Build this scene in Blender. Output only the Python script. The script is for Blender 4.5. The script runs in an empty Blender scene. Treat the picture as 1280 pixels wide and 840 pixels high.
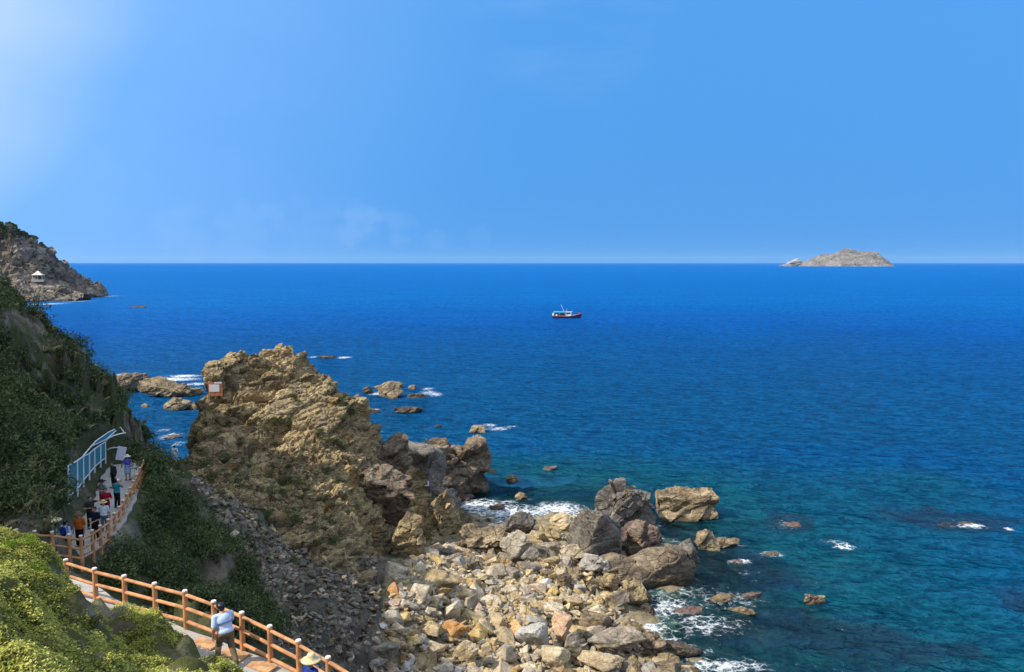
import bpy, bmesh, math
import numpy as np
from mathutils import Vector, Matrix, Euler

SC = bpy.context.scene
COL = SC.collection
R = math.radians
rng = np.random.default_rng(7)

# ------------------------------------------------------------------ camera
CAM_H = 30.0
FPX = 950.0                     # focal length in pixels of a 1280 px wide picture
PITCH = math.atan((420 - 328.2) / FPX)
cam_d = bpy.data.cameras.new('camera')
cam = bpy.data.objects.new('camera', cam_d)
COL.objects.link(cam)
cam.location = (0, 0, CAM_H)
cam.rotation_euler = (math.pi / 2 - PITCH, 0, 0)
cam_d.sensor_width = 36
cam_d.lens = FPX / 1280 * 36
cam_d.clip_start = 0.3
cam_d.clip_end = 200000
SC.camera = cam

# ------------------------------------------------------------------ light
SUN = Vector((-0.68, -0.24, 0.69)).normalized()
SUN_EL = math.asin(SUN.z)
SUN_ROT = math.atan2(SUN.x, SUN.y)
world = bpy.data.worlds.new('World')
SC.world = world
world.use_nodes = True
wn, wl = world.node_tree.nodes, world.node_tree.links
wn.clear()
w_out = wn.new('ShaderNodeOutputWorld')
w_bg = wn.new('ShaderNodeBackground')
w_bg.inputs['Strength'].default_value = 0.118
sky = wn.new('ShaderNodeTexSky')
sky.sky_type = 'NISHITA'
sky.sun_disc = False
sky.sun_elevation = SUN_EL
sky.sun_rotation = SUN_ROT
sky.altitude = 0
sky.air_density = 1.0
sky.dust_density = 0.35
sky.ozone_density = 4.0
# saturated summer blue + thin high cloud and a few faint cumuli low over the horizon
hsv = wn.new('ShaderNodeHueSaturation')
hsv.inputs['Saturation'].default_value = 1.0
SKY_TINT = (0.68, 1.50, 1.87)
tcw = wn.new('ShaderNodeTexCoord')
# the lookup direction is lifted so that the clear deep blue of the upper sky reaches down to the horizon
lift = wn.new('ShaderNodeVectorMath'); lift.operation = 'MULTIPLY_ADD'
wl.new(tcw.outputs['Generated'], lift.inputs[0])
lift.inputs[1].default_value = (1, 1, -0.25); lift.inputs[2].default_value = (0, 0, 0.62)
nrmv = wn.new('ShaderNodeVectorMath'); nrmv.operation = 'NORMALIZE'
wl.new(lift.outputs[0], nrmv.inputs[0]); wl.new(nrmv.outputs[0], sky.inputs['Vector'])
tint = wn.new('ShaderNodeMix'); tint.data_type = 'RGBA'; tint.blend_type = 'MULTIPLY'; tint.inputs[0].default_value = 1
wl.new(sky.outputs[0], tint.inputs[6]); tint.inputs[7].default_value = (*SKY_TINT, 1)
wl.new(tint.outputs[2], hsv.inputs['Color'])


def wmath(op, a, b=None, c=None):
    n = wn.new('ShaderNodeMath'); n.operation = op
    for i, v in enumerate((a, b, c)):
        if v is None: continue
        if isinstance(v, (int, float)): n.inputs[i].default_value = v
        else: wl.new(v, n.inputs[i])
    return n.outputs[0]


def wdot(vec):
    n = wn.new('ShaderNodeVectorMath'); n.operation = 'DOT_PRODUCT'
    wl.new(tcw.outputs['Generated'], n.inputs[0])
    n.inputs[1].default_value = Vector(vec).normalized()
    return n.outputs['Value']


def wmap(v, a, b, c=0.0, d=1.0):
    n = wn.new('ShaderNodeMapRange'); n.interpolation_type = 'SMOOTHSTEP'
    wl.new(v, n.inputs[0])
    for i, x in enumerate((a, b, c, d)): n.inputs[i + 1].default_value = x
    return n.outputs[0]


nz = wn.new('ShaderNodeTexNoise'); nz.inputs['Scale'].default_value = 3.2; nz.inputs['Detail'].default_value = 7
mp = wn.new('ShaderNodeMapping'); mp.inputs['Scale'].default_value = (1, 1, 2.6)
wl.new(tcw.outputs['Generated'], mp.inputs[0]); wl.new(mp.outputs[0], nz.inputs['Vector'])
# bright veil high on the left, towards the sun
glow = wmap(wdot((-0.80, 0.60, 0.42)), 0.84, 1.0, 0.0, 0.80)
wide = wmap(wdot((-0.88, 0.45, 0.45)), 0.45, 1.0, 0.0, 0.20)
glow = wmath('MAXIMUM', glow, wide)
veil = wmath('MULTIPLY', glow, wmap(nz.outputs[0], 0.1, 0.75, 0.55, 1.0))
# high thin streak
nz2 = wn.new('ShaderNodeTexNoise'); nz2.inputs['Scale'].default_value = 5; nz2.inputs['Detail'].default_value = 6
mp2 = wn.new('ShaderNodeMapping'); mp2.inputs['Scale'].default_value = (0.8, 1, 4.0)
wl.new(tcw.outputs['Generated'], mp2.inputs[0]); wl.new(mp2.outputs[0], nz2.inputs['Vector'])
streak = wmath('MULTIPLY', wmap(wdot((0.07, 1, 0.34)), 0.988, 0.9995, 0, 1), wmap(nz2.outputs[0], 0.45, 0.8, 0, 0.3))
# cumuli
nz3 = wn.new('ShaderNodeTexNoise'); nz3.inputs['Scale'].default_value = 45; nz3.inputs['Detail'].default_value = 6
wl.new(tcw.outputs['Generated'], nz3.inputs['Vector'])
cum = None
for (u, v, rad, s) in ((452, 283, 0.026, .42), (503, 284, 0.020, .30), (342, 274, 0.018, .24), (235, 294, 0.03, .2), (300, 292, 0.03, .18), (545, 300, 0.013, .2), (600, 296, 0.012, .15), (400, 290, 0.04, .14)):
    d = Vector(((u - 640) / FPX, 1, (328.2 - v) / FPX))
    cosr = math.cos(rad)
    m = wmath('ADD', wmap(wdot(d), math.cos(rad * 1.8), 1.0, 0, 1), wmath('MULTIPLY', wmath('SUBTRACT', nz3.outputs[0], 0.5), 2.4))
    m = wmath('MULTIPLY', wmap(m, 0.35, 1.15, 0, s), wmap(wdot(d), math.cos(rad * 1.9), math.cos(rad * 1.0), 0, 1))
    cum = m if cum is None else wmath('MAXIMUM', cum, m)
# white sky overhead, out of frame, added to brighten and whiten the fill
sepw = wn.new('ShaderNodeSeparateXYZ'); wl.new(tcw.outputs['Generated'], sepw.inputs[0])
sky_fill = wmath('MULTIPLY', wmap(sepw.outputs[2], 0.40, 0.68, 0, 0.92), wmap(nz.outputs[0], 0.2, 0.7, 0.7, 1.0))
# unseen white sky behind the viewer, added to make the fill less blue
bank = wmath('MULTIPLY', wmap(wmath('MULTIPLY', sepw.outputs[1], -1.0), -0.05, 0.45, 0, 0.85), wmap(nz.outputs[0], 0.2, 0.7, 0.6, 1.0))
sky_fill = wmath('MAXIMUM', sky_fill, bank)
cum = wmath('MULTIPLY', cum, 0.18)
streak = wmath('MULTIPLY', streak, 0.3)
cl = wmath('MINIMUM', wmath('ADD', wmath('ADD', wmath('ADD', veil, streak), cum), sky_fill), 1.0)
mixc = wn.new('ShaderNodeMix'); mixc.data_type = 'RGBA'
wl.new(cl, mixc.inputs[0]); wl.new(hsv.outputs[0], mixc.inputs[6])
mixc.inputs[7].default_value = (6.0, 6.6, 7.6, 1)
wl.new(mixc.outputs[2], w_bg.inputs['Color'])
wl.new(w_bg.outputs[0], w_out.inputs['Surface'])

sun_d = bpy.data.lights.new('sun', 'SUN')
sun_d.energy = 4.6
sun_d.angle = R(0.5)
sun_d.color = (1.0, 0.93, 0.82)
sun = bpy.data.objects.new('sun', sun_d)
COL.objects.link(sun)
sun.rotation_euler = (-SUN).to_track_quat('-Z', 'Y').to_euler()
sun.location = SUN * 200

SC.view_settings.view_transform = 'Standard'
SC.view_settings.look = 'None'
SC.view_settings.exposure = 0.35
SC.view_settings.gamma = 1.0
SC.view_settings.use_curve_mapping = False
SC.render.engine = 'CYCLES'
SC.cycles.max_bounces = 5
SC.cycles.transparent_max_bounces = 8
SC.cycles.volume_bounces = 0
SC.cycles.caustics_reflective = False
SC.cycles.caustics_refractive = False

# ------------------------------------------------------------------ pixel -> world helpers (placement of real things)
CP, SP = math.cos(PITCH), math.sin(PITCH)


def P(u, v, Y):
    """Point at horizontal distance Y seen at photo position (u, v)."""
    a, b = (u - 640) / FPX, (v - 420) / FPX
    dy, dz = CP - b * SP, -SP - b * CP
    t = Y / dy
    return np.array([a * t, Y, CAM_H + dz * t])


def PZ(u, v, z=0.0):
    a, b = (u - 640) / FPX, (v - 420) / FPX
    dy, dz = CP - b * SP, -SP - b * CP
    t = (z - CAM_H) / dz
    return np.array([a * t, dy * t, z])


def project(p):
    p = np.asarray(p, float)
    x, y, z = p[..., 0], p[..., 1], p[..., 2] - CAM_H
    fw = y * CP - z * SP
    up = y * SP + z * CP
    return 640 + FPX * x / fw, 420 - FPX * up / fw


# ------------------------------------------------------------------ scene graph helpers
def tag(o, label=None, cat=None, group=None, kind=None):
    if label: o['label'] = label
    if cat: o['category'] = cat
    if group: o['group'] = group
    if kind: o['kind'] = kind
    return o


def empty(name, loc, rz=0.0):
    o = bpy.data.objects.new(name, None)
    o.empty_display_size = 0.2
    o.location = loc
    o.rotation_euler = (0, 0, rz)
    COL.objects.link(o)
    return o


def mesh_np(name, verts, faces, smooth=False):
    """faces: (n,3) or (n,4) int array"""
    verts = np.ascontiguousarray(verts, np.float32); faces = np.ascontiguousarray(faces, np.int32)
    me = bpy.data.meshes.new(name)
    n, k = faces.shape
    me.vertices.add(len(verts)); me.vertices.foreach_set('co', verts.ravel())
    me.loops.add(n * k); me.loops.foreach_set('vertex_index', faces.ravel())
    me.polygons.add(n); me.polygons.foreach_set('loop_start', np.arange(0, n * k, k, dtype=np.int32))
    me.polygons.foreach_set('use_smooth', np.full(n, smooth, dtype=bool))
    me.update(calc_edges=True)
    me.validate()
    return me


def add_attr(me, name, vals):
    a = me.attributes.new(name, 'FLOAT', 'POINT')
    a.data.foreach_set('value', np.ascontiguousarray(vals, np.float32).ravel())


def link(name, me, mat, parent=None, loc=None):
    o = bpy.data.objects.new(name, me)
    COL.objects.link(o)
    if mat is not None and len(me.materials) == 0: me.materials.append(mat)
    if parent is not None: o.parent = parent
    if loc is not None: o.location = loc
    return o


def copy_tree(o, parent=None):
    c = o.copy(); COL.objects.link(c)
    c.parent = parent
    for ch in list(o.children): copy_tree(ch, c)
    return c


# ------------------------------------------------------------------ noise toolkit (numpy)
def _hash(ix, iy, iz, seed):
    h = (ix.astype(np.int64) * 374761393 + iy.astype(np.int64) * 668265263 + iz.astype(np.int64) * 2147483647 + seed * 974634777) & 0xFFFFFFFF
    h = ((h ^ (h >> 13)) * 1274126177) & 0xFFFFFFFF
    h = ((h ^ (h >> 16)) * 2246822519) & 0xFFFFFFFF
    return ((h ^ (h >> 15)) & 0xFFFFFF) / float(0x1000000)


def vnoise(p, seed=0):
    i = np.floor(p).astype(np.int64); f = p - i; f = f * f * (3 - 2 * f)
    r = 0
    for dx in (0, 1):
        wx = f[:, 0] if dx else 1 - f[:, 0]
        for dy in (0, 1):
            wy = f[:, 1] if dy else 1 - f[:, 1]
            for dz in (0, 1):
                wz = f[:, 2] if dz else 1 - f[:, 2]
                r = r + wx * wy * wz * _hash(i[:, 0] + dx, i[:, 1] + dy, i[:, 2] + dz, seed)
    return r * 2 - 1


def fbm(p, octv=4, seed=0, gain=0.5):
    r = np.zeros(len(p)); a = 1.0; s = 1.0
    for k in range(octv):
        r += a * vnoise(p * s + 17.3 * k, seed + k); a *= gain; s *= 2.03
    return r


def voronoi(p, seed=0):
    """F1, F2, cell random (n,4), offset from the nearest cell point"""
    n = len(p)
    i = np.floor(p).astype(np.int64)
    f1 = np.full(n, 9.0); f2 = np.full(n, 9.0)
    cid = np.zeros((n, 3), np.int64); off = np.zeros((n, 3))
    for dx in (-1, 0, 1):
        for dy in (-1, 0, 1):
            for dz in (-1, 0, 1):
                c = i + np.array([dx, dy, dz])
                q = c + np.stack([_hash(c[:, 0], c[:, 1], c[:, 2], seed + k) for k in (1, 2, 3)], 1)
                d = p - q
                dd = np.sqrt((d * d).sum(1))
                nearer = dd < f1
                f2 = np.where(nearer, f1, np.minimum(f2, dd))
                f1 = np.where(nearer, dd, f1)
                cid[nearer] = c[nearer]; off[nearer] = d[nearer]
    rnd = np.stack([_hash(cid[:, 0], cid[:, 1], cid[:, 2], seed + k) for k in (11, 12, 13, 14)], 1)
    return f1, f2, rnd, off


def facet(p, scale, seed=0, stretch=None, tilt=0.9, crack=0.5, crackw=0.07):
    """Blocky fractured-rock displacement of about +-1 (multiply by amplitude)."""
    q = p / scale
    if stretch is not None: q = q @ stretch
    q = q + 0.25 * np.stack([vnoise(q * 1.7 + 5.1 * k, seed + 50 + k) for k in range(3)], 1)
    f1, f2, rnd, off = voronoi(q, seed)
    d = (rnd[:, 0] * 2 - 1) + tilt * (((rnd[:, 1:] * 2 - 1) * off).sum(1)) * 2
    return d - crack * np.exp(-((f2 - f1) / crackw) ** 2)


def rot_stretch(axis, ang, sx, sy, sz):
    m = np.array(Matrix.Rotation(ang, 3, axis))
    return m @ np.diag([1 / sx, 1 / sy, 1 / sz])


def rbf_fit(pts, c=2.0, smooth=1e-3):
    pts = np.asarray(pts, float)
    xy = pts[:, :2]; n = len(xy)
    d = np.sqrt(((xy[:, None] - xy[None]) ** 2).sum(2) + c * c)
    A = np.zeros((n + 3, n + 3))
    A[:n, :n] = -d + smooth * np.eye(n)
    A[:n, n] = 1; A[:n, n + 1:] = xy; A[n, :n] = 1; A[n + 1:, :n] = xy.T
    b = np.zeros(n + 3); b[:n] = pts[:, 2]
    w = np.linalg.lstsq(A, b, rcond=None)[0]

    def f(x, y):
        sh = np.shape(x); x = np.ravel(x); y = np.ravel(y)
        out = np.empty(len(x))
        for s in range(0, len(x), 40000):
            xx, yy = x[s:s + 40000], y[s:s + 40000]
            dd = np.sqrt((xx[:, None] - xy[None, :, 0]) ** 2 + (yy[:, None] - xy[None, :, 1]) ** 2 + c * c)
            out[s:s + 40000] = -dd @ w[:n] + w[n] + w[n + 1] * xx + w[n + 2] * yy
        return out.reshape(sh)
    return f


def smoothstep(a, b, x):
    t = np.clip((x - a) / (b - a), 0, 1)
    return t * t * (3 - 2 * t)


def in_poly(x, y, poly):
    poly = np.asarray(poly, float)
    r = np.zeros(np.shape(x), bool)
    j = len(poly) - 1
    for i in range(len(poly)):
        xi, yi = poly[i]; xj, yj = poly[j]
        with np.errstate(divide='ignore', invalid='ignore'):
            c = ((yi > y) != (yj > y)) & (x < (xj - xi) * (y - yi) / (yj - yi + 1e-12) + xi)
        r ^= c
        j = i
    return r


def grid_faces(nx, ny):
    i = np.arange(nx - 1)[None, :] + np.arange(ny - 1)[:, None] * nx
    i = i.ravel()
    return np.stack([i, i + 1, i + 1 + nx, i + nx], 1)


def grid_normals(X, Y, Z):
    def grad(A): return np.gradient(A, axis=1), np.gradient(A, axis=0)
    xu, xv = grad(X); yu, yv = grad(Y); zu, zv = grad(Z)
    n = np.stack([yu * zv - zu * yv, zu * xv - xu * zv, xu * yv - yu * xv], -1)
    n /= np.linalg.norm(n, axis=-1, keepdims=True) + 1e-9
    return n
# ------------------------------------------------------------------ materials
class NT:
    def __init__(s, name):
        s.m = bpy.data.materials.new(name); s.m.use_nodes = True
        s.n, s.l = s.m.node_tree.nodes, s.m.node_tree.links
        s.n.clear()
        s.out = s.n.new('ShaderNodeOutputMaterial')
        s.tc = s.n.new('ShaderNodeTexCoord')
        s.geo = s.n.new('ShaderNodeNewGeometry')

    def node(s, t, ins=None, **kw):
        n = s.n.new(t)
        for k, v in kw.items(): setattr(n, k, v)
        for k, v in (ins or {}).items():
            if hasattr(v, 'links') or isinstance(v, bpy.types.NodeSocket): s.l.new(v, n.inputs[k])
            else: n.inputs[k].default_value = v
        return n

    def math(s, op, a, b=0.0, c=None):
        d = {0: a, 1: b}
        if c is not None: d[2] = c
        return s.node('ShaderNodeMath', d, operation=op).outputs[0]

    def noise(s, vec, scale, detail=4, rough=0.55, dist=0.0):
        return s.node('ShaderNodeTexNoise', {'Vector': vec, 'Scale': scale, 'Detail': detail, 'Roughness': rough, 'Distortion': dist}).outputs[0]

    def vor(s, vec, scale, feature='F1', out='Distance'):
        return s.node('ShaderNodeTexVoronoi', {'Vector': vec, 'Scale': scale}, feature=feature).outputs[out]

    def mapr(s, v, a, b, c=0.0, d=1.0):
        return s.node('ShaderNodeMapRange', {0: v, 1: a, 2: b, 3: c, 4: d}, interpolation_type='SMOOTHSTEP').outputs[0]

    def ramp(s, v, stops, interp='LINEAR'):
        n = s.node('ShaderNodeValToRGB', {0: v})
        e = n.color_ramp.elements; n.color_ramp.interpolation = interp
        e[0].position, e[0].color = stops[0][0], (*stops[0][1], 1)
        e[1].position, e[1].color = stops[-1][0], (*stops[-1][1], 1)
        for p, c in stops[1:-1]:
            x = e.new(p); x.color = (*c, 1)
        return n.outputs[0]

    def mix(s, f, a, b, blend='MIX'):
        n = s.n.new('ShaderNodeMix'); n.data_type = 'RGBA'; n.blend_type = blend
        for i, v in ((0, f), (6, a), (7, b)):
            if isinstance(v, bpy.types.NodeSocket): s.l.new(v, n.inputs[i])
            elif i == 0: n.inputs[0].default_value = v
            else: n.inputs[i].default_value = (*v, 1)
        return n.outputs[2]

    def attr(s, name, out='Fac'):
        return s.node('ShaderNodeAttribute', attribute_name=name).outputs[out]

    def mapping(s, vec, scale=(1, 1, 1), rot=(0, 0, 0)):
        return s.node('ShaderNodeMapping', {0: vec, 2: rot, 3: scale}).outputs[0]

    def bump(s, h, strength=0.5, dist=0.1, normal=None):
        d = {'Height': h, 'Strength': strength, 'Distance': dist}
        if normal is not None: d['Normal'] = normal
        return s.node('ShaderNodeBump', d).outputs[0]

    def pbr(s, color, rough=0.8, normal=None, spec=0.3, **kw):
        d = {'Base Color': color if isinstance(color, bpy.types.NodeSocket) else (*color, 1), 'Roughness': rough, 'Specular IOR Level': spec}
        if normal is not None: d['Normal'] = normal
        d.update(kw)
        b = s.node('ShaderNodeBsdfPrincipled', d)
        return b.outputs[0]

    def done(s, sh):
        s.l.new(sh, s.out.inputs['Surface']); return s.m


def rock_mat(name, dark, mid, light, accent=None, scale=0.35, bump=0.6, wet=None, lichen=None, use_obj=False, rand=0.0):
    t = NT(name)
    vec = t.tc.outputs['Object'] if use_obj else t.geo.outputs['Position']
    k_fine = max(scale * 9, 2.6) if scale > 0.2 else scale * 14
    if rand:
        oi = t.node('ShaderNodeObjectInfo')
        vec = t.node('ShaderNodeVectorMath', {0: vec, 1: oi.outputs['Location']}, operation='ADD').outputs[0]
    sv = t.mapping(vec, (1, 1, 2.2), (0.5, 0.35, 0.2))
    a = t.noise(sv, scale, 8, 0.62, 0.6)
    col = t.ramp(a, [(0.30, dark), (0.47, mid), (0.60, light), (0.74, mid)])
    v = t.vor(sv, scale * 5, 'F1', 'Color')
    sep = t.node('ShaderNodeSeparateColor', {0: v})
    col = t.mix(0.28, col, t.ramp(sep.outputs[0], [(0, dark), (0.5, mid), (1, light)]))
    if accent is not None:
        f = t.mapr(t.noise(vec, scale * 1.7, 5, 0.6), 0.56, 0.70, 0, 0.75)
        col = t.mix(f, col, accent)
    fine = t.noise(sv, k_fine, 6, 0.72)
    col = t.mix(1.0, col, t.ramp(fine, [(0.28, (0.42, 0.40, 0.38)), (0.5, (1, 1, 1)), (0.72, (1.45, 1.42, 1.36))]), 'MULTIPLY')
    wv = t.node('ShaderNodeVectorMath', {0: sv, 1: t.node('ShaderNodeTexNoise', {'Vector': sv, 'Scale': scale * 3, 'Detail': 4}).outputs['Color']}, operation='ADD').outputs[0]
    crack = t.vor(wv, scale * 1.9, 'DISTANCE_TO_EDGE')
    crk = t.math('MULTIPLY', t.mapr(crack, 0.0, 0.035, 1.0, 0.0), t.mapr(t.noise(vec, scale * 1.3, 3), 0.42, 0.6, 0.15, 0.85))
    col = t.mix(crk, col, t.mix(0.5, (0.02, 0.017, 0.013), dark))
    col = t.mix(t.mapr(t.noise(vec, scale * 7, 5, 0.65), 0.55, 0.72, 0, 0.55), col, dark)
    if rand:
        col = t.node('ShaderNodeHueSaturation', {'Color': col, 'Value': t.mapr(oi.outputs['Random'], 0, 1, 1 - rand, 1 + rand), 'Saturation': t.mapr(t.math('FRACT', t.math('MULTIPLY', oi.outputs['Random'], 7.3)), 0, 1, 0.7, 1.2)}).outputs[0]
    if lichen is not None:
        sepn = t.node('ShaderNodeSeparateXYZ', {0: t.geo.outputs['Normal']})
        f = t.math('MULTIPLY', t.mapr(sepn.outputs[2], 0.35, 0.8, 0, 1), t.mapr(t.noise(vec, scale * 3, 6, 0.65), 0.48, 0.62, 0, 0.85))
        col = t.mix(f, col, lichen)
    rough = 0.85
    if wet is not None:
        sp = t.node('ShaderNodeSeparateXYZ', {0: t.geo.outputs['Position']})
        h = t.math('ADD', sp.outputs[2], t.math('MULTIPLY', t.noise(vec, 0.8, 3), 1.2))
        f = t.mapr(h, wet[0], wet[1], 0.8, 0.0)
        col = t.mix(f, col, (0.028, 0.02, 0.013))
        rough = t.mapr(f, 0, 0.8, 0.85, 0.35)
    hgt = t.math('ADD', t.math('MULTIPLY', t.noise(sv, scale * 9, 8, 0.68), 1.0), t.math('MULTIPLY', t.vor(wv, scale * 8, 'DISTANCE_TO_EDGE'), 0.5))
    hgt = t.math('ADD', hgt, t.math('MULTIPLY', t.mapr(crack, 0, 0.06, 0, 1), 0.5))
    return t.done(t.pbr(col, rough, t.bump(hgt, bump, 0.25 / max(scale, .1) * .35), 0.2))


def leaf_mat(name, dark, mid, light, scale=0.6, trans=0.25):
    t = NT(name)
    pos = t.geo.outputs['Position']
    r = t.geo.outputs['Random Per Island']
    a = t.math('ADD', t.math('MULTIPLY', r, 0.5), t.math('MULTIPLY', t.math('SUBTRACT', t.noise(pos, scale, 5, 0.65), 0.12), 1.0))
    col = t.ramp(a, [(0.3, dark), (0.62, mid), (0.95, light)])
    b = t.pbr(col, 0.55, None, 0.25)
    tr = t.node('ShaderNodeBsdfTranslucent', {'Color': col}).outputs[0]
    m = t.node('ShaderNodeMixShader', {0: trans, 1: b, 2: tr}).outputs[0]
    return t.done(m)


def plain_mat(name, col, rough=0.6, var=0.12, scale=6.0, spec=0.3, metal=0.0, bump=0.0, use_obj=True):
    t = NT(name)
    vec = t.tc.outputs['Object'] if use_obj else t.geo.outputs['Position']
    f = t.mapr(t.noise(vec, scale, 5, 0.6), 0.3, 0.7, -1, 1)
    hs = t.node('ShaderNodeHueSaturation', {'Color': (*col, 1), 'Value': t.math('ADD', t.math('MULTIPLY', f, var), 1.0)}).outputs[0]
    nrm = t.bump(t.noise(vec, scale * 4, 5, 0.6), bump, 0.03) if bump else None
    return t.done(t.pbr(hs, rough, nrm, spec, Metallic=metal))


M = {}
TAN, OCH, BRN = (0.50, 0.37, 0.19), (0.46, 0.28, 0.10), (0.20, 0.135, 0.075)
M['outcrop'] = rock_mat('outcrop_rock', (0.085, 0.065, 0.045), (0.29, 0.215, 0.115), (0.50, 0.385, 0.20), accent=(0.42, 0.26, 0.095), scale=0.30, bump=0.8, wet=(0.6, 2.0))
M['grey_rock'] = rock_mat('grey_rock', (0.05, 0.044, 0.038), (0.135, 0.118, 0.10), (0.25, 0.225, 0.19), accent=(0.22, 0.16, 0.095), scale=0.4, bump=0.6, wet=(0.5, 1.6))
M['brown_rock'] = rock_mat('brown_rock', (0.055, 0.045, 0.038), (0.16, 0.12, 0.085), (0.30, 0.235, 0.16), accent=(0.34, 0.22, 0.11), scale=0.4, bump=0.7, wet=(0.5, 1.6))
M['sea_rock'] = rock_mat('sea_rock', (0.07, 0.055, 0.04), (0.22, 0.165, 0.10), (0.46, 0.36, 0.22), accent=(0.33, 0.21, 0.09), scale=0.45, bump=0.7, wet=(0.35, 1.2))
M['sea_rock_dark'] = rock_mat('dark_sea_rock', (0.03, 0.026, 0.022), (0.08, 0.065, 0.05), (0.17, 0.135, 0.10), scale=0.45, bump=0.7, wet=(0.2, 0.9))
M['pink_rock'] = rock_mat('pinkish_sea_rock', (0.06, 0.042, 0.038), (0.13, 0.085, 0.07), (0.21, 0.145, 0.12), scale=0.5, bump=0.5, wet=(-0.6, 0.3))
ST = dict(scale=0.8, bump=0.5, use_obj=True, rand=0.22)
M['stone_tan'] = rock_mat('tan_stone', (0.19, 0.14, 0.075), (0.40, 0.305, 0.175), (0.55, 0.44, 0.28), **ST)
M['stone_grey'] = rock_mat('grey_stone', (0.13, 0.11, 0.085), (0.29, 0.255, 0.205), (0.43, 0.385, 0.32), **ST)
M['stone_orange'] = rock_mat('orange_stone', (0.22, 0.12, 0.06), (0.42, 0.25, 0.13), (0.52, 0.36, 0.22), **ST)
M['stone_yellow'] = rock_mat('yellow_stone', (0.25, 0.17, 0.08), (0.45, 0.33, 0.165), (0.56, 0.45, 0.26), **ST)
M['stone_brown'] = rock_mat('brown_stone', (0.07, 0.055, 0.04), (0.19, 0.145, 0.095), (0.33, 0.26, 0.17), **ST)
M['stone_white'] = rock_mat('pale_stone', (0.28, 0.265, 0.24), (0.47, 0.45, 0.41), (0.60, 0.575, 0.53), **ST)
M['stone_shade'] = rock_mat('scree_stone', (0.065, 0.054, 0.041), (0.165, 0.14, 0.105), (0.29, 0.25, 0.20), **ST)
M['headland'] = rock_mat('headland_rock', (0.05, 0.043, 0.037), (0.18, 0.147, 0.115), (0.38, 0.32, 0.255), scale=0.055, bump=0.9, wet=(0.8, 2.6))
M['island'] = rock_mat('island_rock', (0.09, 0.082, 0.075), (0.17, 0.15, 0.135), (0.28, 0.25, 0.22), scale=0.012, bump=0.5)
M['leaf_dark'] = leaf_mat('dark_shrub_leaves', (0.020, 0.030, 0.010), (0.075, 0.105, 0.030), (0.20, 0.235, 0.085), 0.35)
M['leaf_mid'] = leaf_mat('green_shrub_leaves', (0.025, 0.04, 0.012), (0.07, 0.10, 0.022), (0.15, 0.18, 0.05), 0.6)
M['leaf_bright'] = leaf_mat('bright_groundcover_leaves', (0.11, 0.125, 0.022), (0.39, 0.40, 0.065), (0.64, 0.61, 0.18), 0.8, 0.3)
M['leaf_lime'] = leaf_mat('lime_leaves', (0.08, 0.14, 0.015), (0.20, 0.31, 0.02), (0.33, 0.44, 0.05), 0.8, 0.35)


def ground_mat(name, a, b, c, green=None, scale=0.5):
    t = NT(name)
    pos = t.geo.outputs['Position']
    n = t.noise(pos, scale, 8, 0.65)
    col = t.ramp(n, [(0.3, a), (0.5, b), (0.7, c)])
    col = t.mix(t.mapr(t.noise(pos, scale * 12, 5, 0.7), 0.45, 0.7, 0, 0.6), col, a)
    if green is not None:
        col = t.mix(t.mapr(t.noise(pos, scale * 0.6, 6, 0.65), 0.40, 0.55, 0, 0.9), col, green)
    h = t.math('ADD', t.noise(pos, scale * 10, 8, 0.7), t.math('MULTIPLY', t.vor(pos, scale * 9), 0.4))
    return t.done(t.pbr(col, 0.9, t.bump(h, 0.8, 0.15), 0.1))


M['hillside'] = ground_mat('hillside_earth', (0.05, 0.043, 0.033), (0.19, 0.155, 0.11), (0.36, 0.30, 0.22), (0.05, 0.062, 0.022), 0.35)
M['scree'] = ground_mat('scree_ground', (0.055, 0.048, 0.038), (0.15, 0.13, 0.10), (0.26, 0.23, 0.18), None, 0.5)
M['beach'] = ground_mat('beach_ground', (0.10, 0.08, 0.05), (0.26, 0.21, 0.13), (0.38, 0.32, 0.22), None, 0.8)
M['knoll'] = ground_mat('knoll_earth', (0.09, 0.075, 0.05), (0.24, 0.20, 0.135), (0.40, 0.35, 0.26), (0.09, 0.10, 0.022), 0.9)
M['seabed'] = ground_mat('seabed', (0.03, 0.035, 0.04), (0.11, 0.115, 0.105), (0.26, 0.26, 0.215), (0.018, 0.022, 0.026), 0.28)

# weathered concrete of the footpath
t = NT('path_concrete')
pos = t.geo.outputs['Position']
c = t.ramp(t.noise(pos, 0.9, 6, 0.65), [(0.3, (0.32, 0.295, 0.255)), (0.6, (0.44, 0.415, 0.37)), (0.8, (0.50, 0.475, 0.43))])
c = t.mix(t.mapr(t.noise(pos, 4, 6, 0.7), 0.55, 0.75, 0, 0.5), c, (0.25, 0.22, 0.18))
M['path'] = t.done(t.pbr(c, 0.85, t.bump(t.noise(pos, 30, 4), 0.3, 0.02), 0.2))
# terracotta coloured path edging slabs
M['slab'] = plain_mat('terracotta_slab', (0.47, 0.27, 0.135), 0.8, 0.35, 3.0, 0.2, 0, 0.3)
M['fence'] = plain_mat('timber_painted_concrete', (0.53, 0.25, 0.11), 0.62, 0.32, 3.0, 0.3, 0, 0.35)
M['dry'] = plain_mat('dry_grass_blades', (0.34, 0.30, 0.15), 0.8, 0.4, 0.8, 0.1, 0, 0, False)
M['fence_cap'] = plain_mat('post_cap', (0.68, 0.62, 0.55), 0.7, 0.12, 8)
M['white_metal'] = plain_mat('white_painted_steel', (0.78, 0.80, 0.80), 0.4, 0.06, 5, 0.5)
M['skin'] = plain_mat('skin', (0.42, 0.24, 0.15), 0.55, 0.08, 12, 0.35)
M['hair'] = plain_mat('black_hair', (0.012, 0.010, 0.009), 0.45, 0.2, 30, 0.4)
M['straw'] = plain_mat('straw', (0.66, 0.55, 0.30), 0.75, 0.2, 25, 0.2, 0, 0.5)
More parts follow.
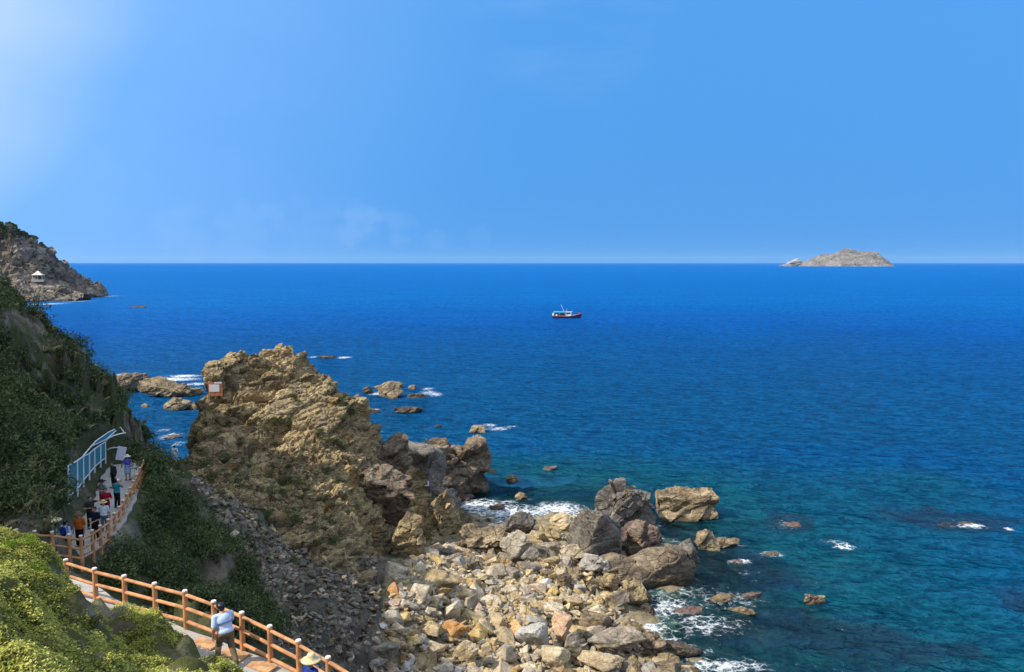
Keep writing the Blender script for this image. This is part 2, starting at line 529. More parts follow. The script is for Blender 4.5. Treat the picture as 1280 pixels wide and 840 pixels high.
M['shoe'] = plain_mat('dark_shoe', (0.03, 0.028, 0.026), 0.6, 0.1)


def cloth(name, col): 
    if name not in M: M[name] = plain_mat(name, col, 0.85, 0.14, 5, 0.1, 0, 0.25)
    return M[name]


# netting of the rockfall screen: real weave of threads with gaps
t = NT('teal_screen_netting')
gl = t.pbr((0.03, 0.25, 0.32), 0.5, None, 0.3)
tr = t.node('ShaderNodeBsdfTransparent', {'Color': (1, 1, 1, 1)}).outputs[0]
M['net'] = t.done(t.node('ShaderNodeMixShader', {0: 0.86, 1: tr, 2: gl}).outputs[0])

# sea
t = NT('sea_water')
pos = t.geo.outputs['Position']
dep = t.attr('depth'); foam = t.attr('foam'); weed = t.attr('weed')
# wave bump: wind ripples, elongated across the wind
camd = t.node('ShaderNodeVectorMath', {0: pos}, operation='LENGTH').outputs['Value']
w1 = t.noise(t.mapping(pos, (0.55, 1.0, 1), (0, 0, 0.25)), 0.55, 3, 0.6, 0.6)
w2 = t.noise(t.mapping(pos, (0.6, 1.0, 1), (0, 0, -0.3)), 1.7, 3, 0.6, 0.5)
w3 = t.noise(t.mapping(pos, (0.5, 1.0, 1), (0, 0, 0.1)), 0.13, 3, 0.55, 0.3)
h = t.math('ADD', t.math('ADD', t.math('MULTIPLY', w1, 1.6), t.math('MULTIPLY', w2, 0.6)), t.math('MULTIPLY', w3, 3.2))
fade = t.mapr(camd, 60, 3000, 1.0, 0.6)
nrm = t.bump(h, fade, 1.0)
# body colour by water depth (light scattered back from the water column)
deepc = t.ramp(t.math('DIVIDE', dep, 40.0), [(0.0, (0.010, 0.082, 0.085)), (0.10, (0.003, 0.080, 0.115)), (0.28, (0.0008, 0.078, 0.215)), (0.62, (0.0002, 0.100, 0.40)), (1.0, (0.0001, 0.150, 0.50))])
pat = t.noise(t.mapping(pos, (0.35, 1, 1)), 0.045, 5, 0.6)
deepc = t.mix(t.mapr(pat, 0.35, 0.65, 0.0, 0.30), deepc, t.mix(0.5, deepc, (0.0, 0.02, 0.06)))
rip = t.math('ADD', t.math('MULTIPLY', w1, 0.5), t.math('MULTIPLY', w2, 0.5))
deepc = t.mix(t.mapr(rip, 0.40, 0.58, 0.85, 0.0), deepc, t.mix(0.75, deepc, (0.0, 0.012, 0.04)))  # wave shading painted in: ripple troughs darkened in the body colour
deepc = t.mix(t.math('MULTIPLY', weed, 0.62), deepc, (0.012, 0.022, 0.04))
body = t.node('ShaderNodeBsdfDiffuse', {'Color': deepc, 'Normal': nrm}).outputs[0]
clear = t.node('ShaderNodeBsdfTransparent', {'Color': (0.42, 0.72, 0.78, 1)}).outputs[0]
see = t.math('MULTIPLY', t.mapr(dep, 0.0, 3.2, 0.92, 0.0), 0.9)
vol = t.node('ShaderNodeMixShader', {0: see, 1: body, 2: clear}).outputs[0]
gloss = t.node('ShaderNodeBsdfGlossy', {'Color': (0.62, 0.84, 1, 1), 'Roughness': t.mapr(camd, 80, 1500, 0.10, 0.25), 'Normal': nrm}).outputs[0]
fr = t.node('ShaderNodeFresnel', {'IOR': 1.33, 'Normal': nrm}).outputs[0]
fr = t.math('MINIMUM', t.math('MULTIPLY', fr, 0.45), t.mapr(camd, 100, 1500, 0.20, 0.07))
wat = t.node('ShaderNodeMixShader', {0: fr, 1: vol, 2: gloss}).outputs[0]
# foam: lacy, torn
wrp = t.node('ShaderNodeTexNoise', {'Vector': pos, 'Scale': 1.1, 'Detail': 5, 'Roughness': 0.7}).outputs['Color']
fv = t.node('ShaderNodeVectorMath', {0: pos, 1: t.node('ShaderNodeVectorMath', {0: wrp, 'Scale': 1.6}, operation='SCALE').outputs[0]}, operation='ADD').outputs[0]
ed = t.vor(fv, 1.1, 'DISTANCE_TO_EDGE'); ed2 = t.vor(fv, 2.8, 'DISTANCE_TO_EDGE')
lace = t.math('MAXIMUM', t.mapr(ed, 0.0, 0.26, 1.0, 0.0), t.math('MULTIPLY', t.mapr(ed2, 0.0, 0.22, 1.0, 0.0), 0.8))
lace = t.math('ADD', t.math('MULTIPLY', lace, 0.42), t.math('MULTIPLY', t.noise(t.mapping(pos, (0.7, 1, 1)), 1.3, 8, 0.75), 0.95))
fm = t.mapr(t.math('ADD', lace, t.math('MULTIPLY', t.math('SUBTRACT', foam, 1.0), 0.85)), 0.45, 0.82, 0.0, 0.92)
fsh = t.pbr((0.80, 0.83, 0.85), 0.8, t.bump(lace, 0.6, 0.3), 0.2)
M['sea'] = t.done(t.node('ShaderNodeMixShader', {0: fm, 1: wat, 2: fsh}).outputs[0])
# ================================================================== terrain: one height field cut into hillside, scree, knoll, beach, seabed
tp = []


def T(u, v, Y, dz=0.0):
    p = P(u, v, Y); tp.append((p[0], p[1], p[2] + dz))


def TW(*pts): tp.extend(pts)


# hill crest seen against the sea, and its far side
for (u, v, Y) in ((0, 384, 48), (30, 404, 50), (60, 420, 52), (90, 450, 54), (112, 478, 56), (138, 492, 58), (165, 517, 60), (188, 546, 60), (203, 570, 59)):
    T(u, v, Y)
TW((-36, 66, 17), (-37, 76, 4), (-32, 67, 10), (-32, 75, 1), (-28.5, 66, 6), (-29, 72, 0), (-46, 80, 3), (-38, 86, -3))
# hill face
for (u, v, Y) in ((0, 640, 31), (0, 560, 36), (0, 460, 43), (60, 500, 47), (60, 600, 39), (120, 545, 51.5), (85, 640, 36), (100, 620, 38.5), (135, 588, 46.5), (60, 450, 49.5), (150, 555, 53), (175, 575, 54), (30, 560, 38.5), (40, 640, 33)):
    T(u, v, Y)
TW((-30, 29, 31), (-36, 27, 39), (-31, 36, 27.5), (-37, 44, 29.5), (-40, 40, 37), (-45, 55, 33), (-48, 33, 45), (-60, 60, 36), (-60, 30, 50), (-45, 18, 36), (-60, 12, 38), (-29, 16, 28), (-32, 10, 30), (-60, 5, 34), (-62, 98, 0), (-45, 90, -4), (-27, 24, 20.5), (-24, 28, 17.6), (-21.5, 29.3, 16.4))
# far path
TW((-23, 32.8, 16.9), (-21.2, 34.6, 16.8), (-22, 38, 16.6), (-23.6, 44, 16.4), (-25.2, 49, 16.2), (-26.2, 53, 16.0), (-19, 31, 16.2), (-19.2, 28.3, 16.4))
for (u, v, Y) in ((85.2, 621, 40), (96.4, 612, 42.2), (104, 600.5, 44.2), (111.4, 592, 46.2), (118, 583.5, 48.2), (125.5, 577, 50.2), (131.6, 572.6, 52)):
    T(u, v, Y, -0.15); T(u + 7, v + 9, Y - 0.7, -0.45)
# slope and gully below the paths
for (u, v, Y) in ((150, 690, 36.5), (150, 655, 39.5), (200, 700, 40), (250, 740, 41), (300, 762, 42.5), (340, 780, 42), (220, 622, 48), (212, 592, 54), (190, 645, 44), (300, 680, 50), (350, 720, 49), (430, 800, 46), (380, 845, 42), (450, 845, 45), (222, 575, 62), (260, 620, 56), (320, 660, 55), (400, 700, 55), (400, 740, 50)):
    T(u, v, Y)
TW((-12, 30, 13.2), (-9, 27, 12), (-5, 26, 11), (-12, 36, 12.2), (-6, 34, 8.2), (-2, 30, 8), (2, 26, 8), (0, 36, 5), (4, 36, 4), (10, 30, 4), (8, 20, 6), (14, 20, 3), (14, 40, 1.5), (22, 30, 0), (24, 45, -2), (-3, 40, 5.5))
# near path on its ledge, then the drop
TW((-14.3, 24.6, 19.0), (-12.2, 22.5, 19.05), (-9.6, 21.2, 18.9), (-6.9, 19.9, 18.7), (-5.05, 18.85, 18.45), (-3.2, 17.7, 18.1), (-1.2, 16.3, 17.6))
TW((-10.6, 24.6, 17.2), (-7.2, 22.8, 16.8), (-3.2, 21, 16), (0.4, 18.5, 15.3))
# bank on the near side of the path
TW((-15.0, 22.6, 20.3), (-12.6, 20.9, 20.4), (-10.4, 19.9, 20.3), (-8.2, 18.8, 20.0), (-6.9, 18.0, 19.5))
# knoll in the foreground (under its plants)
for (u, v, Y) in ((0, 668, 19.5), (40, 676, 19.5), (78, 700, 18.8), (92, 722, 18), (20, 674, 19.4), (60, 690, 19.0), (-60, 664, 19.6), (-60, 700, 16), (25, 700, 17.2), (0, 700, 16.5), (50, 745, 15), (0, 755, 13), (100, 805, 14.3), (130, 780, 17), (200, 840, 15.6), (0, 845, 9.6), (160, 775, 19.6), (205, 775, 19.6), (250, 806, 18.6), (262, 845, 16.5), (130, 845, 12.8)):
    T(u, v, Y, -0.36 if u < 85 else -0.30)
TW((-4, 6, 25.2), (-1, 3, 25.5), (-10, 3, 27), (-20, 8, 28), (-20, 14, 24.5), (-20, 19, 21.4), (-18, 22, 19.8), (-1.5, 12, 20.6), (2, 8, 21.5), (4, 13, 17), (8, 4, 22), (2, 15.5, 16.6), (20, 8, 10), (25, 3, 12))
# boulder beach
for (u, v, Y) in ((480, 842, 46.5), (560, 842, 49), (640, 842, 50.6), (750, 842, 52.2), (880, 838, 54.3), (500, 762, 53), (600, 762, 58), (700, 765, 60), (785, 782, 60), (770, 747, 65), (520, 702, 64), (600, 702, 68), (700, 702, 70), (800, 722, 69.4), (560, 668, 76), (650, 662, 80), (720, 652, 84), (800, 654, 85), (470, 720, 57)):
    T(u, v, Y)
for (u, v) in ((640, 645), (600, 632), (700, 640), (570, 640)):
    p = PZ(u, v, 0); TW((p[0], p[1], -0.3))
for (u, v, z) in ((700, 630, -1.3), (640, 615, -3.5), (560, 600, -4), (600, 600, -5), (640, 585, -6), (560, 575, -6), (690, 610, -5), (900, 650, -3.5), (950, 760, -1.0), (900, 800, -0.8), (850, 770, -0.5), (1000, 800, -1.9), (1060, 740, -4), (930, 710, -1.8), (1000, 680, -5), (1200, 750, -7), (1100, 830, -3.2), (1250, 830, -7), (1180, 655, -6), (830, 600, -8), (700, 560, -9), (1000, 560, -14)):
    p = PZ(u, v, z); TW((p[0], p[1], z))
TW((60, 40, -9), (80, 60, -14), (80, 100, -20), (30, 20, -1), (45, 10, -3), (60, 20, -8), (40, 130, -20), (0, 130, -16), (-30, 120, -9), (-60, 120, -8), (30, 48, -1.6), (40, 48, -3.4))
terr = rbf_fit(tp, c=2.0, smooth=5e-3)

FAR_PATH = np.array([(-27, 31.0, 17.2), (-23.2, 32.6, 16.6), (-20.9, 34.4, 16.45), (-21.4, 38, 16.3), (-23.5, 44, 16.1), (-25.9, 49, 15.95), (-27.2, 52.8, 15.8)])
NEAR_PATH = np.array([(-18.5, 26.5, 18.6), (-15.5, 25.4, 18.9), (-13.7, 23.6, 19.05), (-12.2, 22.5, 19.05), (-9.6, 21.2, 18.9), (-6.9, 19.9, 18.7), (-5.05, 18.85, 18.45), (-3.2, 17.7, 18.1), (-1.2, 16.3, 17.6)])


def poly_dist(x, y, pl):
    best = np.full(np.shape(x), 1e9); zz = np.zeros(np.shape(x)); side = np.zeros(np.shape(x))
    for a, b in zip(pl[:-1], pl[1:]):
        d = b[:2] - a[:2]; L2 = (d * d).sum()
        s = np.clip(((x - a[0]) * d[0] + (y - a[1]) * d[1]) / L2, 0, 1)
        px, py = x - a[0] - s * d[0], y - a[1] - s * d[1]
        dd = np.hypot(px, py)
        m = dd < best
        best = np.where(m, dd, best); zz = np.where(m, a[2] + s * (b[2] - a[2]), zz)
    return best, zz


def path_blend(x, y, z):
    for pl, w, e in ((FAR_PATH, 1.25, 0.8), (NEAR_PATH, 0.72, 0.45)):
        d, pz = poly_dist(x, y, pl)
        k = 1 - smoothstep(w, w + e, d)
        z = z * (1 - k) + (pz - 0.12) * k
    return z


def knoll_mask(x, y):
    return in_poly(x, y, [(-26, 0), (3, 0), (3, 15), (-1.5, 15.2), (-3.8, 17.2), (-5.7, 18.3), (-7.5, 19.3), (-9.9, 20.4), (-12.6, 21.8), (-14.2, 23.2), (-17, 25), (-26, 22)])


def relief(x, y, z):
    """multi-scale relief added to the smooth terrain"""
    sh = x.shape
    p = np.stack([x.ravel(), y.ravel(), z.ravel()], 1)
    kn = knoll_mask(x, y).ravel()
    beach = (p[:, 2] < 5.5) & (p[:, 0] > -16)
    hill = ~kn & ~beach
    big = fbm(p / 6.0, 4, 3) * 1.1 + facet(p, 3.2, 21, rot_stretch('X', 0.5, 1, 1.2, .7)) * 0.55 + facet(p, 1.2, 22) * 0.26
    rockiness = smoothstep(-0.1, 0.5, fbm(p / 9.0, 3, 9))
    d = np.where(hill, fbm(p / 5.0, 4, 3) * 0.75 + (0.35 + 0.65 * rockiness) * (facet(p, 3.0, 21, rot_stretch('X', 0.5, 1, 1.2, .7)) * 0.6 + facet(p, 1.2, 22) * 0.34 + facet(p, 0.55, 23) * 0.14) + fbm(p / 0.9, 3, 6) * 0.10, 0)
    lump = np.abs(fbm(p / 2.1, 3, 31)) * -0.75 + 0.22 + fbm(p / 0.55, 3, 32) * 0.09 + fbm(p / 4.0, 2, 33) * 0.22
    f1k = voronoi(p / np.array([1.15, 1.15, 3.0]) + 0.3 * np.stack([vnoise(p / 0.8, 34), vnoise(p / 0.8, 35), np.zeros(len(p))], 1), 36)[0]
    lump = lump + 0.42 * (0.55 - np.clip(f1k, 0, 1) ** 1.6)
    d = np.where(kn, lump, d)
    d = np.where(beach, fbm(p / 2.5, 4, 41) * 0.35 + facet(p, 0.9, 42) * 0.10, d)
    return d.reshape(sh)


def massif(x, y, z):
    """the hill keeps climbing steeply further left; it throws its shadow over gully and outcrop foot"""
    s_ = np.maximum(-0.69 * y - 1.2 - x, 0)
    h = np.minimum(24 + 3.0 * s_, 37.6 + 1.2 * np.sin(y * 0.9) + 0.8 * np.sin(y * 2.3 + 1)) - 0.25 * np.maximum(s_ - 10, 0)
    h = h * smoothstep(38, 47, y) * (1 - smoothstep(80, 92, y))
    return np.where(s_ > 0, np.maximum(z, h), z)


def terrain_z(x, y):
    x = np.asarray(x, float); y = np.asarray(y, float)
    z = massif(x, y, terr(x, y))
    e = 0.25
    gx = (massif(x + e, y, terr(x + e, y)) - z) / e; gy = (massif(x, y + e, terr(x, y + e)) - z) / e
    calm = 0.2 + 0.8 * smoothstep(1.6, 4.5, poly_dist(x, y, FAR_PATH)[0])
    z = z + calm * relief(x, y, z) * np.clip(np.sqrt(1 + gx * gx + gy * gy), 1, 2.3)
    z = path_blend(x, y, z)
    # earth bank along the viewer's side of the near path
    d, pz = poly_dist(x, y, NEAR_PATH)
    yl = np.interp(x, NEAR_PATH[:, 0], NEAR_PATH[:, 1])
    wob = 0.16 * np.sin(x * 2.3) + 0.12 * np.sin(x * 5.1 + 1)
    hgt = 0.30 + (1.15 + wob) * smoothstep(-12.9, -11.9, x) * (1 - smoothstep(-8.9, -8.0, x)) + 0.5 * (1 - smoothstep(-14.2, -13.4, x))
    hgt = hgt * (1 - smoothstep(-7.0, -6.0, x))
    ok = (y < yl) & (x > -15.5) & (x < -5) & (d < 3.2)
    return np.where(ok, np.maximum(z, pz - 0.12 + hgt * smoothstep(0.60, 0.95, d) * (1 - smoothstep(1.3, 3.2, d))), z)


def build_terrain():
    # spacing 0.16 m near the viewer, coarser further off
    xs = np.arange(-62, 60.01, 0.30)
    ys = np.concatenate([np.arange(1.5, 27, 0.16), np.arange(27, 96, 0.26), np.arange(96, 130, 0.8)])
    xs = np.concatenate([np.arange(-62, -43, 0.4), np.arange(-43, -28, 0.13), np.arange(-28, 4, 0.16), np.arange(4, 26, 0.3), np.arange(26, 80, 0.8)])
    X, Y = np.meshgrid(xs, ys)
    Z = terrain_z(X, Y)
    nx, ny = len(xs), len(ys)
    V = np.stack([X.ravel(), Y.ravel(), Z.ravel()], 1)
    F = grid_faces(nx, ny)
    c = V[F].mean(1)
    w = fbm(c / 1.6, 3, 77) * 0.6
    x, y, z = c[:, 0] + w, c[:, 1] + w, c[:, 2]
    u, v = project(c)
    lab = np.zeros(len(F), int)                                   # hillside
    scree = in_poly(u + w * 14, v + w * 10, [(215, 560), (262, 600), (300, 650), (312, 700), (345, 770), (352, 860), (470, 860), (475, 740), (520, 660), (470, 560), (300, 500), (215, 540)]) & (y > 38)
    lab[scree] = 1
    lab[knoll_mask(x, y) & (y < 27)] = 2
    bm = (z < 5.6) & (x > -14.5 + (y - 46) * 0.08) & (y > 28) & ~scree
    lab[bm | (scree & (z < 4.0) & (x > -10))] = 3
    lab[z < -0.35] = 4
    names = [('hillside', M['hillside'], 'steep shaded hillside of earth and rock under dark scrub'),
             ('scree_slope', M['scree'], 'grey stony gully floor between shrubs and the tan outcrop'),
             ('knoll', M['knoll'], 'earth knoll under bright green ground cover in front of the fence'),
             ('beach', M['beach'], 'stony ground under the boulders of the beach'),
             ('seabed', M['seabed'], 'seabed showing through shallow water')]
    for k, (nm, mt, lb) in enumerate(names):
        f = F[lab == k]
        ids, inv = np.unique(f.ravel(), return_inverse=True)
        me = mesh_np(nm, V[ids], inv.reshape(f.shape), smooth=True)
        o = link(nm, me, mt)
        tag(o, lb, nm.replace('_', ' '), None, 'structure')
    return xs, ys, Z


TX, TY, TZ = build_terrain()


def tz(x, y):
    """height of the built terrain (bilinear)"""
    x = np.clip(np.atleast_1d(np.asarray(x, float)), TX[0], TX[-1] - 1e-6); y = np.clip(np.atleast_1d(np.asarray(y, float)), TY[0], TY[-1] - 1e-6)
    i = np.clip(np.searchsorted(TX, x, 'right') - 1, 0, len(TX) - 2); j = np.clip(np.searchsorted(TY, y, 'right') - 1, 0, len(TY) - 2)
    fx = (x - TX[i]) / (TX[i + 1] - TX[i]); fy = (y - TY[j]) / (TY[j + 1] - TY[j])
    return (TZ[j, i] * (1 - fx) + TZ[j, i + 1] * fx) * (1 - fy) + (TZ[j + 1, i] * (1 - fx) + TZ[j + 1, i + 1] * fx) * fy


# ------------------------------------------------------------------ footpaths
def ribbon(name, pl, width, mat, label, thick=0.1):
    # resample
    seg = np.linalg.norm(np.diff(pl, axis=0), axis=1); s = np.concatenate([[0], np.cumsum(seg)])
    n = int(s[-1] / 0.4); q = np.linspace(0, s[-1], n)
    c = np.stack([np.interp(q, s, pl[:, k]) for k in range(3)], 1)
    for _ in range(6): c[1:-1] = (c[:-2] + 2 * c[1:-1] + c[2:]) / 4
    d = np.gradient(c, axis=0)[:, :2]; d /= np.linalg.norm(d, axis=1)[:, None]
    nrm = np.stack([-d[:, 1], d[:, 0]], 1)
    rows = []
    for off, dz in ((-1, -thick - .25), (-1, -0.015), (-.97, 0), (-.3, .008), (.3, .008), (.97, 0), (1, -0.015), (1, -thick - .25)):
        e = 1 + 0.04 * np.sin(q * 3.1 + off * 5) * (abs(off) > .5)
        rows.append(np.concatenate([c[:, :2] + nrm * (off * e * width / 2)[:, None], (c[:, 2] + dz)[:, None]], 1))
    V = np.concatenate(rows); k = len(rows)
    F = []
    for r in range(k - 1):
        for i in range(n - 1): F.append((r * n + i, r * n + i + 1, (r + 1) * n + i + 1, (r + 1) * n + i))
    o = link(name, mesh_np(name, V, np.array(F)), mat)
    tag(o, label, 'path', None, 'structure')


ribbon('path', FAR_PATH, 2.3, M['path'], 'pale concrete footpath crowded with visitors below the shaded hill')
ribbon('path', NEAR_PATH + np.array([0, 0, 0.006]), 1.4, M['path'], 'sunlit concrete footpath running down along the timber-look fence')
# ================================================================== sea
FOAM = []   # (x, y, rx, ry, rot, strength)


def foam_px(u, v, ru, rv, s=1.0, rot=0.0):
    """a patch of white water centred on the sea at photo place (u, v), ru x rv pixels there"""
    p = PZ(u, v, 0); a = PZ(u + ru, v, 0); b = PZ(u, v - rv, 0)
    FOAM.append((p[0], p[1], abs(a[0] - p[0]), abs(b[1] - p[1]), rot, s))


for f in ((640, 641, 105, 15, .9), (600, 632, 40, 12, 1.0), (700, 636, 45, 12, 1.0), (570, 652, 30, 12, .9), (720, 642, 25, 10, .9), (640, 655, 50, 8, .9),
          (830, 758, 66, 24, .82), (880, 780, 85, 24, .76), (810, 785, 50, 16, .92), (855, 740, 75, 14, .68), (830, 805, 50, 16, .92), (910, 750, 70, 18, .72), (900, 832, 90, 16, .88), (930, 715, 60, 12, .52), (940, 830, 30, 8, .8), (885, 812, 40, 10, .6), (930, 790, 50, 12, .45), (800, 770, 25, 12, .9),
          (845, 676, 22, 9, .62), (905, 690, 30, 6, .5), (925, 702, 22, 4, 1.0), (965, 693, 26, 6, .85), (988, 656, 30, 10, .62), (1055, 682, 20, 6, .95), (1040, 676, 30, 8, .6), (925, 682, 10, 4, .9), (830, 655, 40, 6, .55),
          (1215, 657, 26, 5, .95), (1262, 661, 9, 2.5, 1.2), (1190, 650, 60, 8, .5), (1270, 755, 16, 8, .5),
          (430, 447, 14, 1.6, 1.1), (392, 446, 10, 1.5, 1.0), (536, 491, 18, 5, .8), (545, 493, 14, 4, .85), (500, 500, 30, 4, .5), (470, 492, 14, 3, .9), (535, 486, 14, 3, .8), (480, 515, 40, 3, .55), (467, 512, 12, 2, .9),
          (622, 536, 26, 4.5, .8), (612, 531, 12, 3, .9), (640, 533, 14, 3, .75), (597, 545, 16, 3, .6), (552, 533, 12, 2, .6), (686, 586, 14, 3, .65), (640, 602, 16, 4, .6), (655, 624, 20, 4, .7), (636, 628, 16, 4, .9), (560, 560, 24, 3, .6),
          (215, 474, 50, 3.5, 1.0), (230, 470, 26, 2.5, 1.1), (155, 468, 20, 3, .9), (245, 480, 18, 3, 1.0), (225, 492, 30, 3, .7), (195, 493, 18, 3, .75), (212, 545, 18, 7, .85), (222, 555, 10, 6, .8), (205, 538, 14, 4, .8), (232, 515, 20, 3, .6),
          (130, 370, 22, 1.3, 1.15), (100, 377, 30, 1.4, 1.1), (60, 380, 30, 1.3, 1.0), (160, 369, 14, .8, .9), (168, 384, 9, .9, .95), (171, 415, 5, 1.2, 1.3), (198, 434, 12, .8, .9), (170, 414, 18, .8, .6), (45, 385, 10, .8, .9)):
    foam_px(*f)

WEED = [(920, 712, 75, 22), (1000, 790, 130, 26), (1090, 800, 110, 30), (1190, 650, 95, 16), (985, 652, 40, 12), (940, 790, 90, 20), (880, 725, 60, 16), (1230, 655, 70, 12), (960, 725, 60, 14), (1140, 815, 90, 20), (1275, 750, 35, 20), (870, 690, 80, 14)]


def build_sea():
    def axis(lo, hi, step, a, b, growth):
        core = np.arange(lo, hi + 1e-6, step)
        up = []; s = step; x = hi
        while x < b: s *= growth; x += s; up.append(x)
        dn = []; s = step; x = lo
        while x > a: s *= growth; x -= s; dn.append(x)
        return np.concatenate([dn[::-1], core, up])
    xs = axis(-50, 70, 0.6, -60000, 60000, 1.09)
    ys = axis(40, 190, 0.6, -400, 60000, 1.06)
    X, Y = np.meshgrid(xs, ys)
    x, y = X.ravel(), Y.ravel()
    dep = np.full(len(x), 40.0)
    ins = (x > TX[0]) & (x < TX[-1]) & (y > TY[0]) & (y < TY[-1])
    dd = -tz(x[ins], y[ins])
    dep[ins] = dd
    # beyond the modelled seabed the bottom keeps falling away with distance
    r = np.hypot(x, y)
    far = 9 + 31 * smoothstep(70, 700, r)
    edge = np.maximum.reduce([(x - 55) / 25, (y - 105) / 25, (-45 - x) / 15])
    k = smoothstep(0, 1, edge)
    dep = np.where(ins, dep * (1 - k) + far * k, far)
    fo = np.zeros(len(x))
    for (fx, fy, rx, ry, ro, s) in FOAM:
        dx, dy = (x - fx) / rx, (y - fy) / ry
        fo = np.maximum(fo, s * np.exp(-0.9 * (dx * dx + dy * dy)))
    # a thin lapping edge wherever the water is very shallow
    near = ins & (y > 45) & (x > -12)
    fo = np.maximum(fo, np.where(near, 0.62 * np.exp(-((dep - 0.15) / 0.28) ** 2), 0))
    we = np.zeros(len(x))
    pp = np.stack([x, y, 0 * x], 1)
    nz = fbm(pp / 3.0, 4, 88)
    for (u, v, ru, rv) in WEED:
        p = PZ(u, v, 0); a = PZ(u + ru, v, 0); b = PZ(u, v - rv, 0)
        g = np.exp(-(((x - p[0]) / (a[0] - p[0])) ** 2 + ((y - p[1]) / (b[1] - p[1])) ** 2))
        we = np.maximum(we, g)
    we = np.clip(smoothstep(0.28, 0.75, we + nz * 0.28), 0, 1)
    sw = 0.10 * vnoise(pp / np.array([7.0, 3.5, 1]), 5) + 0.06 * vnoise(pp / np.array([3.0, 1.9, 1]), 6)
    sw = sw * (1 - smoothstep(90, 200, r))
    me = mesh_np('sea', np.stack([x, y, sw], 1), grid_faces(len(xs), len(ys)), smooth=True)
    add_attr(me, 'depth', dep); add_attr(me, 'foam', fo); add_attr(me, 'weed', we)
    o = link('sea', me, M['sea'])
    tag(o, 'deep blue sea turning teal with foam near the rocks', 'sea', None, 'structure')


build_sea()
# ================================================================== the big rock outcrop
op = []


def O(u, v, Y, dz=0.0):
    p = P(u, v, Y); op.append((p[0], p[1], p[2] + dz)); return p


crest = ((262, 460, 76), (277, 456, 77), (290, 447, 78), (301, 439, 79), (318, 442, 79.5), (335, 434, 80), (352, 431, 80), (374, 438, 80), (385, 450, 80), (393, 468, 79), (410, 474, 79), (428, 484, 79), (445, 492, 79), (454, 508, 78.5), (458, 527, 78), (472, 548, 80), (490, 556, 83), (515, 566, 87))
for (u, v, Y) in crest:
    p = O(u, v, Y)
    op.append((p[0] - 0.1, Y + 5, p[2] - 5)); op.append((p[0], Y + 10, -1)); op.append((p[0], Y + 17, -4))
for (u, v, Y) in ((266, 498, 74.2), (272, 512, 73), (300, 482, 76), (350, 462, 78), (330, 502, 74.5), (380, 492, 76.5), (300, 542, 70.5), (350, 542, 71.5), (400, 530, 74), (438, 532, 75.5), (430, 572, 71), (380, 582, 68), (330, 592, 65.5), (280, 582, 64.5), (250, 560, 66),
                  (250, 622, 57.5), (300, 642, 57), (350, 642, 58.5), (400, 642, 62), (442, 630, 66), (461, 600, 71.3), (478, 573, 77.5), (500, 590, 81), (450, 668, 61.2), (474, 692, 66), (490, 662, 71.5), (507, 642, 77), (462, 705, 60.5), (430, 692, 56), (380, 682, 54.5), (515, 640, 77), (530, 620, 82), (545, 600, 88)):
    O(u, v, Y)
for p in ((-31.5, 66, 8), (-33.5, 72, 3), (-33.2, 78, 1), (-36, 84, -3), (-34, 60, 9), (-38, 70, -2), (-20, 110, -6), (0, 110, -6), (-5, 96, -2), (-3, 80, -0.5), (-4.5, 70, 0.5), (-6, 62, 1.5), (-10, 54, 2.5), (-16, 50, 4), (-24, 50, 9), (-30, 54, 12), (-1, 88, -2), (2, 100, -5)):
    op.append(p)
outc = rbf_fit(op, c=1.2, smooth=2e-3)
STR = rot_stretch('Y', -0.5, 2.1, 1.2, 0.66)     # beds dip: blocks stretched up to the right
STR2 = rot_stretch('X', 0.5, 1.0, 1.6, 0.6)


DIP = np.array([-0.42, 0.25, 0.87]); DIP /= np.linalg.norm(DIP)


def ledges(p, period, seed, sharp=0.75):
    """saw-tooth bedding ledges along the dip, broken into blocks"""
    f1, f2, rnd, off = voronoi((p @ STR) / (period * 2.2), seed)
    s = (p @ DIP) / period + rnd[:, 0] * 1.0 + 0.35 * vnoise(p / (period * 2.5), seed + 3)
    fr = s - np.floor(s)
    k = _hash(np.floor(s).astype(np.int64), (rnd[:, 1] * 50).astype(np.int64), np.zeros(len(p), np.int64), seed)
    saw = np.where(fr < sharp, fr / sharp, 1 - (fr - sharp) / (1 - sharp))
    return (saw - 0.5) * (0.5 + k) + (k - 0.5) * 0.9 - 0.7 * np.exp(-((f2 - f1) / 0.05) ** 2)


def rock_relief(p, amp=1.0, seed=0):
    d = fbm(p / 5.0, 3, 61 + seed) * 0.45
    d = d + facet(p, 4.2, 62 + seed, STR, 0.9, 0.4, 0.05) * 0.62 + facet(p, 1.9, 67 + seed, STR, 1.0, 0.4, 0.05) * 0.32
    d = d + ledges(p, 1.7, 63 + seed) * 0.36
    d = d + ledges(p, 0.75, 64 + seed) * 0.12
    d = d + facet(p, 0.45, 66 + seed, STR, 0.9, 0.4, 0.10) * 0.09
    d = d + fbm(p / 0.4, 3, 65 + seed) * 0.03
    return 1.15 * np.tanh(d / 1.15) * amp


